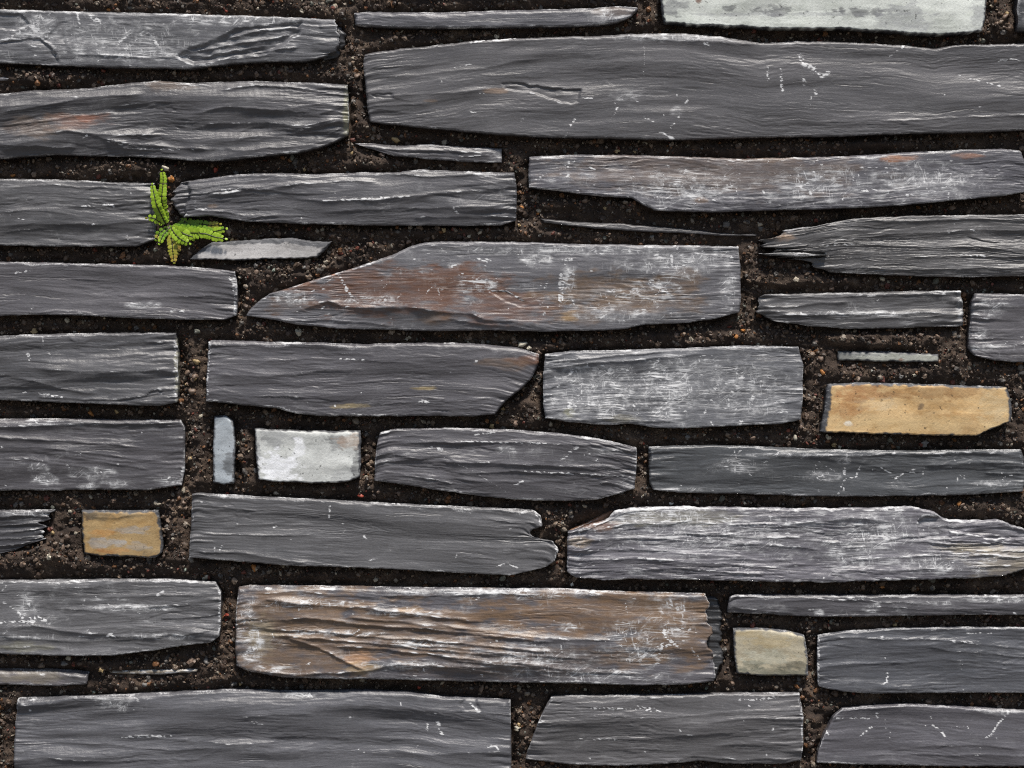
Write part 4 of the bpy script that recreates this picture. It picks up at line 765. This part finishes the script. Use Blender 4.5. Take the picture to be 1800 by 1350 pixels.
# --- the wall goes on beyond the view
def filler(x0, x1, y0, y1):
    e = lambda: random.uniform(-6, 6)
    m = (x0 + x1) / 2
    sw = random.random() < 0.08
    stone([(x0, y0 + e()), (m, y0 + e()), (x1, y0 + e())], [(x0 + e(), y1 + e()), (m, y1 + e()), (x1 + e(), y1 + e())], cell=(9, 5), ridges=8, amp=.8, specks=0,
          tint=np.array([.45, .42, .34]) if sw else g3(random.uniform(.85, 1.3)), sawn=sw, wear=random.uniform(.1, .5), proud=random.uniform(-2, 2), rag=(2, .5))
def course(xa, xb, y0, y1):
    x = xa
    while x < xb - 60:
        w = min(random.uniform(180, 620), xb - x)
        if xb - x - w < 120: w = xb - x
        filler(x, x + w, y0, y1)
        x += w + random.uniform(24, 40)
for y0, y1 in ((14, 108), (168, 276), (312, 430), (459, 555), (590, 700), (739, 860), (895, 978), (1022, 1150), (1178, 1208)):
    course(-840, -205, y0, y1)
course(-840, -8, 1232, 1345)
for y0, y1, xs in ((-58, 52, 1790), (78, 226, 1990), (264, 340, 1840), (378, 485, 2000), (522, 638, 1990), (676, 764, 1820), (792, 866, 1836), (926, 1004, 1840), (1047, 1082, 1990), (1104, 1217, 2000), (1256, 1346, 1990)):
    course(xs, 2640, y0, y1)
course(-840, 1120, -96, -24)
for y0, y1 in ((-215, -126), (-330, -246), (-470, -362)): course(-840, 2640, y0, y1)
course(-840, -12, 1374, 1446); course(926, 2640, 1378, 1448)
for y0, y1 in ((1478, 1580), (1612, 1690), (1722, 1846)): course(-840, 2640, y0, y1)

# ------------------------------------------------------------------ mortar bed
gx = np.concatenate([np.arange(-900, -60, 14.0), np.arange(-60, 1860, 3.2), np.arange(1862, 2700, 14.0)])
gy = np.concatenate([np.arange(-520, -40, 14.0), np.arange(-40, 1392, 3.2), np.arange(1394, 1924, 14.0)])
GX, GY = np.meshgrid(gx, gy)
occ = np.zeros(GX.shape, bool)
for poly in outlines:
    a, b = np.searchsorted(gx, [poly[:, 0].min() - 4, poly[:, 0].max() + 4])
    c, d = np.searchsorted(gy, [poly[:, 1].min() - 4, poly[:, 1].max() + 4])
    if b - a < 1 or d - c < 1: continue
    occ[c:d, a:b] |= inside(poly, GX[c:d, a:b], GY[c:d, a:b])

def box(a, k):
    for ax in (0, 1):
        c = np.cumsum(np.concatenate([np.repeat(a.take([0], ax), k + 1, ax), a, np.repeat(a.take([-1], ax), k, ax)], ax), ax)
        n = c.shape[ax]
        a = (c.take(range(2 * k + 1, n), ax) - c.take(range(0, n - 2 * k - 1), ax)) / (2 * k + 1)
    return a
openness = 1 - box(box(occ.astype(float), 4), 4)
bulge = [(520, 480, 120, 46, 5), (420, 470, 60, 24, 4), (1245, 600, 120, 22, 4), (1300, 470, 50, 40, 2), (1390, 490, 120, 16, 5), (1560, 596, 140, 18, 5), (30, 130, 160, 22, 3), (230, 290, 90, 18, 5), (620, 200, 24, 60, 3), (60, 980, 90, 24, 5), (340, 640, 18, 60, 3), (1130, 360, 50, 16, 4), (940, 610, 60, 10, 6), (980, 360, 50, 12, 4), (650, 285, 50, 14, 4), (300, 930, 24, 40, 3), (920, 1290, 16, 60, 4), (1420, 1290, 20, 60, 4), (1765, 30, 30, 40, 3), (430, 790, 14, 50, 5), (930, 720, 30, 30, 3), (760, 405, 200, 10, 3), (1660, 640, 60, 30, 3), (200, 1170, 160, 14, 3), (1500, 250, 160, 12, 3)]
depth = 11.5 - 4.8 * sstep(0.45, 1.0, openness) - 2.2 * fbm(GX / 70, GY / 40, 5, 3)
for bx_, by_, rx_, ry_, hh in bulge:
    d = np.hypot((GX - bx_) / rx_, (GY - by_) / ry_) + 0.3 * pn(GX / 40, GY / 30, 8)
    depth -= hh * sstep(1.1, 0.2, d)
depth = np.maximum(depth, 3.5) - 1.5 * fbm(GX / 20, GY / 15, 6, 3, 0.8)
MY = depth * 0.001
ids = np.arange(GX.size).reshape(GX.shape)
full = box(occ.astype(float), 2)[:-1, :-1] < 0.999
quads = np.stack([ids[:-1, :-1], ids[1:, :-1], ids[1:, 1:], ids[:-1, 1:]], -1)[full]
used = np.unique(quads)
remap = np.zeros(GX.size, np.int64); remap[used] = np.arange(len(used))
mco = np.stack([wx(GX.ravel()), MY.ravel(), wz(GY.ravel())], 1)[used]
link('mortar', make_mesh('mortar', mco, remap[quads], mats=[MAT_MORTAR]), wall)
# solid core of the wall behind the joints
X0, X1, Z0, Z1 = float(wx(-900)), float(wx(2692)), -0.02, float(wz(-514))
core = [(x, y, z) for x in (X0, X1) for y in (0.024, 0.34) for z in (Z0, Z1)]
link('wall_core', make_mesh('wall_core', core, [(0, 1, 3, 2), (4, 6, 7, 5), (0, 4, 5, 1), (2, 3, 7, 6), (1, 5, 7, 3), (0, 2, 6, 4)], mats=[MAT_MORTAR], smooth=False), wall)

# ------------------------------------------------------------------ grit and pebbles
t_ = (1 + 5 ** 0.5) / 2
ICO_V = np.array([(-1, t_, 0), (1, t_, 0), (-1, -t_, 0), (1, -t_, 0), (0, -1, t_), (0, 1, t_), (0, -1, -t_), (0, 1, -t_), (t_, 0, -1), (t_, 0, 1), (-t_, 0, -1), (-t_, 0, 1)], float)
ICO_V /= np.linalg.norm(ICO_V[0])
ICO_F = np.array([(0, 11, 5), (0, 5, 1), (0, 1, 7), (0, 7, 10), (0, 10, 11), (1, 5, 9), (5, 11, 4), (11, 10, 2), (10, 7, 6), (7, 1, 8), (3, 9, 4), (3, 4, 2), (3, 2, 6), (3, 6, 8), (3, 8, 9), (4, 9, 5), (2, 4, 11), (6, 2, 10), (8, 6, 7), (9, 8, 1)])
def subdiv(V, F):
    V = [tuple(v) for v in V]; cache = {}; out = []
    def mid(a, b):
        k = (min(a, b), max(a, b))
        if k not in cache:
            m = np.array(V[a]) + np.array(V[b]); m /= np.linalg.norm(m)
            cache[k] = len(V); V.append(tuple(m))
        return cache[k]
    for a, b, c in F:
        ab, bc, ca = mid(a, b), mid(b, c), mid(c, a)
        out += [(a, ab, ca), (b, bc, ab), (c, ca, bc), (ab, bc, ca)]
    return np.array(V), np.array(out)
ICO2_V, ICO2_F = subdiv(ICO_V, ICO_F)

def mortar_at(x, y):
    i = np.clip(np.searchsorted(gx, x), 1, len(gx) - 1); j = np.clip(np.searchsorted(gy, y), 1, len(gy) - 1)
    return MY[j, i]
def open_at(x, y):
    i = np.clip(np.searchsorted(gx, x), 1, len(gx) - 1); j = np.clip(np.searchsorted(gy, y), 1, len(gy) - 1)
    return ~(occ[j, i] | occ[j - 1, i] | occ[j, i - 1] | occ[j - 1, i - 1])

palette = np.array([(.035, .021, .014), (.06, .037, .024), (.09, .06, .04), (.14, .1, .07), (.075, .066, .058), (.19, .155, .12), (.13, .058, .022), (.11, .03, .018), (.3, .26, .2), (.11, .11, .09)])
pw = np.array([.24, .22, .17, .1, .09, .05, .06, .03, .02, .02])
n = 140000
sx, sy = rng.uniform(-60, 1860, n), rng.uniform(-40, 1392, n)
k = open_at(sx, sy) & (pn(sx / 60, sy / 40, 77) + rng.uniform(-.6, .6, n) > -0.35)
sx, sy = sx[k], sy[k]
ng = len(sx)
rad = np.clip(rng.lognormal(0.5, 0.5, ng), 0.8, 5.0)
V_all, F_all, C_all, off = [], [], [], 0
for big in (False, True):
    sel = np.where((rad > 3.3) == big)[0]
    BV, BF = (ICO2_V, ICO2_F) if big else (ICO_V, ICO_F)
    m = len(sel)
    jit = 1 + 0.28 * rng.standard_normal((m, len(BV), 1)) * (0.6 if big else 1.0)
    sc = rng.uniform(.65, 1.3, (m, 1, 3)) * rad[sel][:, None, None] * S
    a = rng.uniform(0, 6.28, m); ca, sa = np.cos(a)[:, None], np.sin(a)[:, None]
    P = BV[None] * jit * sc
    Px, Pz = P[..., 0] * ca - P[..., 2] * sa, P[..., 0] * sa + P[..., 2] * ca
    P = np.stack([Px + wx(sx[sel])[:, None], P[..., 1] + (mortar_at(sx[sel], sy[sel]) - rad[sel] * S * 0.25)[:, None], Pz + wz(sy[sel])[:, None]], -1)
    V_all.append(P.reshape(-1, 3))
    F_all.append((BF[None] + (np.arange(m) * len(BV))[:, None, None]).reshape(-1, 3) + off)
    c = palette[rng.choice(len(palette), m, p=pw)] * rng.uniform(.7, 1.3, (m, 1))
    C_all.append(np.repeat(c, len(BV), 0))
    off += m * len(BV)
gme = make_mesh('grit', np.concatenate(V_all), np.zeros((0, 4), int), np.concatenate(F_all), [MAT_GRIT], {'tint': np.concatenate(C_all)}, smooth=False)
o = link('grit', gme, wall); o['kind'] = 'stuff'
print('grit grains', ng, 'tris', sum(len(o.data.polygons) * 2 for o in wall.children if o.data), flush=True)

peb_mats = {nm: grain_material('pebble_' + nm, c) for nm, c in dict(tan=(.36, .26, .13), cream=(.42, .38, .3), red=(.32, .06, .035), grey=(.15, .14, .13), orange=(.36, .15, .04), brown=(.16, .11, .08), green=(.2, .23, .19), white=(.55, .54, .5)).items()}
peb_shapes = []
for i in range(5):
    r0 = np.random.default_rng(900 + i)
    V3, F3 = ICO2_V, ICO2_F
    V3 = V3 * (1 + 0.2 * r0.standard_normal((len(V3), 1))) * r0.uniform(.7, 1.15, 3)
    for nm, m in peb_mats.items():
        if i == 0: peb_shapes.append({})
    peb_shapes.append(V3)
peb_shapes = [p for p in peb_shapes if not isinstance(p, dict)]
peb_mesh = {}
def pebble(x, y, r_, mat, fwd=0.2):
    r_ *= 0.78
    i = random.randrange(len(peb_shapes))
    if (i, mat) not in peb_mesh:
        peb_mesh[i, mat] = make_mesh('pebble', peb_shapes[i], np.zeros((0, 4), int), ICO2_F, [peb_mats[mat]], smooth=(i % 2 == 0))
    o = link('pebble', peb_mesh[i, mat], wall, (float(wx(x)), float(mortar_at(x, y)) - r_ * S * fwd, float(wz(y))))
    o.scale = (r_ * S * random.uniform(.9, 1.25), r_ * S, r_ * S * random.uniform(.8, 1.0))
    o.rotation_euler = (random.uniform(-.4, .4), random.uniform(0, 6.28), random.uniform(-.4, .4))
for x, y, r_, m in ((345, 636, 6, 'tan'), (324, 676, 4, 'tan'), (323, 687, 4.5, 'orange'), (328, 655, 8, 'brown'), (340, 662, 9, 'brown'), (336, 688, 10, 'brown'), (375, 296, 6, 'red'), (533, 296, 4, 'tan'), (232, 460, 5, 'red'), (85, 979, 6, 'cream'), (108, 964, 6, 'brown'), (322, 1003, 5, 'green'), (358, 1017, 6, 'cream'), (117, 1160, 7, 'cream'), (176, 1178, 6, 'tan'),
                    (160, 1232 - 12, 5, 'green'), (252, 1206, 7, 'grey'), (406, 1206, 7, 'grey'), (419, 1206, 5, 'tan'), (395, 1083, 5, 'red'), (394, 1092, 4, 'red'), (360, 1166, 8, 'grey'), (335, 1165, 9, 'brown'), (1182, 886, 6, 'white'), (1006, 1030, 5, 'white'), (1311, 885, 3.5, 'cream'), (864, 749, 6, 'tan'), (906, 746, 7, 'brown'), (1030, 1215, 6, 'cream'), (1578, 1101, 6, 'tan'), (1559, 1100, 5, 'brown'),
                    (716, 594, 6, 'cream'), (918, 606, 8, 'cream'), (930, 612, 6, 'cream'), (905, 602, 7, 'brown'), (945, 618, 9, 'brown'), (948, 628, 7, 'brown'), (695, 243, 7, 'tan'), (1086, 264, 5, 'tan'), (1117, 264, 4.5, 'tan'), (1175, 263, 4, 'cream'), (917, 363, 5, 'orange'), (913, 395, 4, 'tan'), (780, 404, 6, 'tan'), (812, 412, 6, 'grey'), (825, 414, 5, 'cream'), (1769, 28, 7, 'brown'), (1776, 48, 8, 'brown'), (1772, 22, 5, 'tan'),
                    (1795, 10, 4, 'orange'), (1754, 40, 6, 'brown'), (1445, 630, 7, 'brown'), (1448, 655, 5, 'orange'), (1588, 661, 6, 'grey'), (1612, 659, 5, 'cream'), (1470, 782, 6, 'tan'), (1480, 786, 5, 'cream'), (1630, 780, 8, 'grey'), (1556, 785, 6, 'brown'), (1325, 770, 6, 'brown'), (1210, 768, 5, 'grey'), (1400, 770, 5, 'cream'), (664, 865, 5, 'brown'), (632, 872, 5, 'red'), (700, 868, 6, 'brown'), (1112, 885, 5, 'brown'),
                    (1519, 1036, 6, 'brown'), (1555, 1034, 5, 'orange'), (1278, 1130, 7, 'brown'), (1270, 1128, 5, 'tan'), (1290, 1204, 6, 'brown'), (1244, 1214, 4, 'green'), (610, 1216 - 8, 4, 'cream'), (735, 1218 - 6, 5, 'red'), (855, 1210, 5, 'brown'), (920, 1260, 5, 'brown'), (912, 1275, 4, 'tan'), (1424, 1112, 5, 'brown'), (1132, 780, 4, 'red'), (1210, 770, 6, 'grey'), (290, 335 - 40, 6, 'cream'), (50, 722, 5, 'brown'), (155, 727, 5, 'orange'), (202, 724, 5, 'tan'), (225, 726, 7, 'brown'),
                    (395, 15, 5, 'red'), (186, 12, 5, 'orange'), (405, 420, 5, 'tan'), (449, 451 + 15, 5, 'grey'), (480, 475, 5, 'green'), (450, 478, 7, 'brown'), (534, 470, 5, 'grey'), (396, 870, 5, 'red'), (332, 806, 5, 'tan'), (352, 1 + 730, 4, 'cream'), (1680, 585, 5, 'grey'), (1650, 592, 6, 'brown'), (1295, 592, 6, 'orange'), (1308, 580, 5, 'orange'), (1230, 595, 7, 'brown'), (1190, 590, 8, 'brown')):
    pebble(x, y, r_, m)
cnt = 0
while cnt < 80:
    x, y = random.uniform(5, 1795), random.uniform(3, 1347)
    r_ = random.uniform(4, 7.5)
    if open_at(np.array([x]), np.array([y]))[0] and open_at(np.array([x - 4, x + 4]), np.array([y - 4, y + 4])).all():
        pebble(x, y, r_, random.choices(['brown', 'grey', 'tan', 'orange', 'cream'], [9, 2, 1, 1, 1])[0], 0.05)
        cnt += 1

# ------------------------------------------------------------------ the fern
fern = bpy.data.objects.new('fern', None)
scene.collection.objects.link(fern)
fern['label'] = 'small bright green fern growing from the mortar joint between two stones'
fern['category'] = 'fern'
fern.location = (float(wx(296)), 0.010, float(wz(397)))
FO = np.array(fern.location)
LM = {'green': leaf_material('leaf_green', (.27, .44, .020), (.40, .56, .04)), 'mid': leaf_material('leaf_shaded', (.15, .31, .015), (.23, .40, .02)),  # 'mid' is the leaf green darkened, shade painted into the lower and rear fronds
      'yellow': leaf_material('leaf_yellow', (.42, .36, .05), (.34, .38, .04)), 'old': leaf_material('leaf_old', (.42, .27, .05), (.36, .36, .05))}
rm, rnt, _, rl, rb = new_mat('rachis')
rs = streak_noise(rnt, (500, 500, 500))
rcr = N(rnt, 'ShaderNodeValToRGB')
rcr.color_ramp.elements[0].color = (.008, .006, .005, 1); rcr.color_ramp.elements[1].color = (.03, .02, .012, 1)
rl.new(rs, rcr.inputs[0]); rl.new(rcr.outputs[0], rb.inputs['Base Color'])
rb.inputs['Roughness'].default_value = 0.4

def leaflet_mesh(mat):
    """unit leaflet along +x, face towards -y, toothed outline, cupped"""
    nu_, nv_ = 7, 5
    vs_, qs_ = [], []
    for i in range(nu_):
        a = i / (nu_ - 1)
        half = 0.40 * (min(1, a / 0.10) ** 0.5) * (max(0.0, 1 - max(0, (a - 0.72) / 0.28) ** 2) ** 0.5) + 0.06
        half *= 1 + (0.07 if i % 2 else -0.04)
        for j in range(nv_):
            b_ = j / (nv_ - 1) * 2 - 1
            vs_.append((a, 0.05 * b_ * b_ + 0.12 * a * a - 0.05, b_ * half))
    nf = len(vs_)
    vs_ += [(x, y + 0.05, z) for x, y, z in vs_]
    for i in range(nu_ - 1):
        for j in range(nv_ - 1):
            a, b_, c, d = i * nv_ + j, (i + 1) * nv_ + j, (i + 1) * nv_ + j + 1, i * nv_ + j + 1
            qs_ += [(a, b_, c, d), (nf + a, nf + d, nf + c, nf + b_)]
    return make_mesh('leaflet', vs_, qs_, mats=[LM[mat]])
LFM = {k: leaflet_mesh(k) for k in LM}

def frond(path, half, tipw, mat, tipmat, fwd, step=5.7, basal=0.08):
    """path in survey units from base to tip, fwd = depth in mm at base, middle, tip (negative is towards the viewer)"""
    p = resample(path, 40)
    for _ in range(6): p[1:-1] = (p[:-2] + p[1:-1] * 2 + p[2:]) / 4
    kk = np.linspace(0, 1, 40)
    dy = np.interp(kk, [0, .5, 1], fwd) * 0.001
    P = np.stack([wx(p[:, 0]), dy, wz(p[:, 1])], 1) - FO
    Tn = np.gradient(P, axis=0); Tn /= np.linalg.norm(Tn, axis=1)[:, None]
    face = np.array([0, -1.0, 0])
    vs_, qs_ = [], []
    for i in range(40):
        side = np.cross(Tn[i], face); side /= np.linalg.norm(side)
        up = np.cross(side, Tn[i])
        rr = 0.00048 * (1 - 0.6 * kk[i])
        for q in range(5):
            a = q / 5 * 2 * math.pi
            vs_.append(P[i] + rr * (math.cos(a) * side + math.sin(a) * up))
    for i in range(39):
        for q in range(5):
            qs_.append((i * 5 + q, i * 5 + (q + 1) % 5, (i + 1) * 5 + (q + 1) % 5, (i + 1) * 5 + q))
    fo = link('frond', make_mesh('frond', vs_, qs_, mats=[rm]), fern)
    ln = np.hypot(*np.diff(p, axis=0).T).sum()
    nl = max(4, int(ln / step))
    from mathutils import Matrix, Vector
    for i in range(nl + 1):
        k = basal + (1 - basal) * i / nl
        j = min(39, int(k * 39))
        w = 1.38 * (half * (1 - k) ** 0.55 + tipw * k) * min(1.0, 0.62 + 1.6 * (k - basal))
        side = np.cross(Tn[j], face); side /= np.linalg.norm(side)
        for sgn in (-1, 1):
            if i == nl and sgn == 1: continue
            dirx = side * sgn + Tn[j] * (0.22 + 0.5 * k * k) if i < nl else Tn[j]
            dirx = dirx / np.linalg.norm(dirx)
            f = face + side * sgn * 0.25 + rng.normal(0, .10, 3)
            az = np.cross(dirx, -f); az /= np.linalg.norm(az)
            ay = np.cross(az, dirx)
            wl = w * rng.uniform(.9, 1.1)
            wz_ = step * 1.34 * rng.uniform(.92, 1.08) * (0.75 if i == nl else 1) * (1 - 0.25 * k)
            mt = tipmat if (k > 0.72 and rng.random() < .8) else mat
            lo = link('leaflet', LFM[mt], fo)
            M = Matrix(((dirx[0] * wl, ay[0] * 5, az[0] * wz_), (dirx[1] * wl, ay[1] * 5, az[1] * wz_), (dirx[2] * wl, ay[2] * 5, az[2] * wz_))).to_4x4()
            for a_ in range(3):
                for b_ in range(3): M[a_][b_] *= S
            M.translation = Vector(P[j] - face * 0.0002)
            lo.matrix_local = M
    return fo
frond([(292, 394), (287, 372), (285, 350), (287, 329), (288, 312), (285, 300)], 7.2, 2.6, 'green', 'green', (4, -3, -1))
frond([(291, 395), (282, 374), (276, 356), (272, 338), (270, 326)], 8.0, 2.4, 'green', 'green', (3, -6, -5))
frond([(283, 393), (276, 387), (269, 383), (261, 384)], 5, 3, 'green', 'yellow', (5, -4, -4))
frond([(291, 400), (281, 408), (275, 421)], 5.0, 2.6, 'mid', 'yellow', (5, 0, -1))
frond([(294, 402), (287, 412), (281, 428)], 5.0, 2.4, 'mid', 'green', (5, 0, -2))
frond([(298, 405), (302, 425), (304, 445), (306, 461)], 8.0, 2.4, 'yellow', 'old', (5, 0, 0))
frond([(299, 400), (308, 412), (320, 422), (333, 428)], 7.5, 3.4, 'green', 'green', (4, -3, -2))
frond([(305, 399), (320, 408), (344, 410), (363, 411), (379, 417), (396, 420)], 8.0, 3.6, 'green', 'green', (5, -3, -3))
frond([(306, 397), (323, 400), (344, 402), (369, 408), (396, 402)], 8.5, 3.2, 'mid', 'green', (7, 2, 1))
frond([(306, 394), (329, 394), (354, 393), (369, 396), (385, 394)], 6.0, 3.6, 'mid', 'yellow', (8, 4, 1))
frond([(303, 394), (325, 390), (348, 399)], 8.0, 4, 'mid', 'mid', (9, 6, 5))
frond([(294, 396), (300, 408), (310, 426)], 6.0, 3, 'mid', 'green', (7, 4, 3))
frond([(300, 404), (308, 424), (312, 444)], 6.0, 3, 'yellow', 'old', (8, 3, 2))
frond([(301, 397), (318, 402), (338, 405), (362, 409)], 8.0, 4, 'mid', 'green', (6, 1, 0))
frond([(299, 398), (312, 405), (326, 412), (345, 418)], 7.5, 3.6, 'green', 'green', (6, -1, -1))
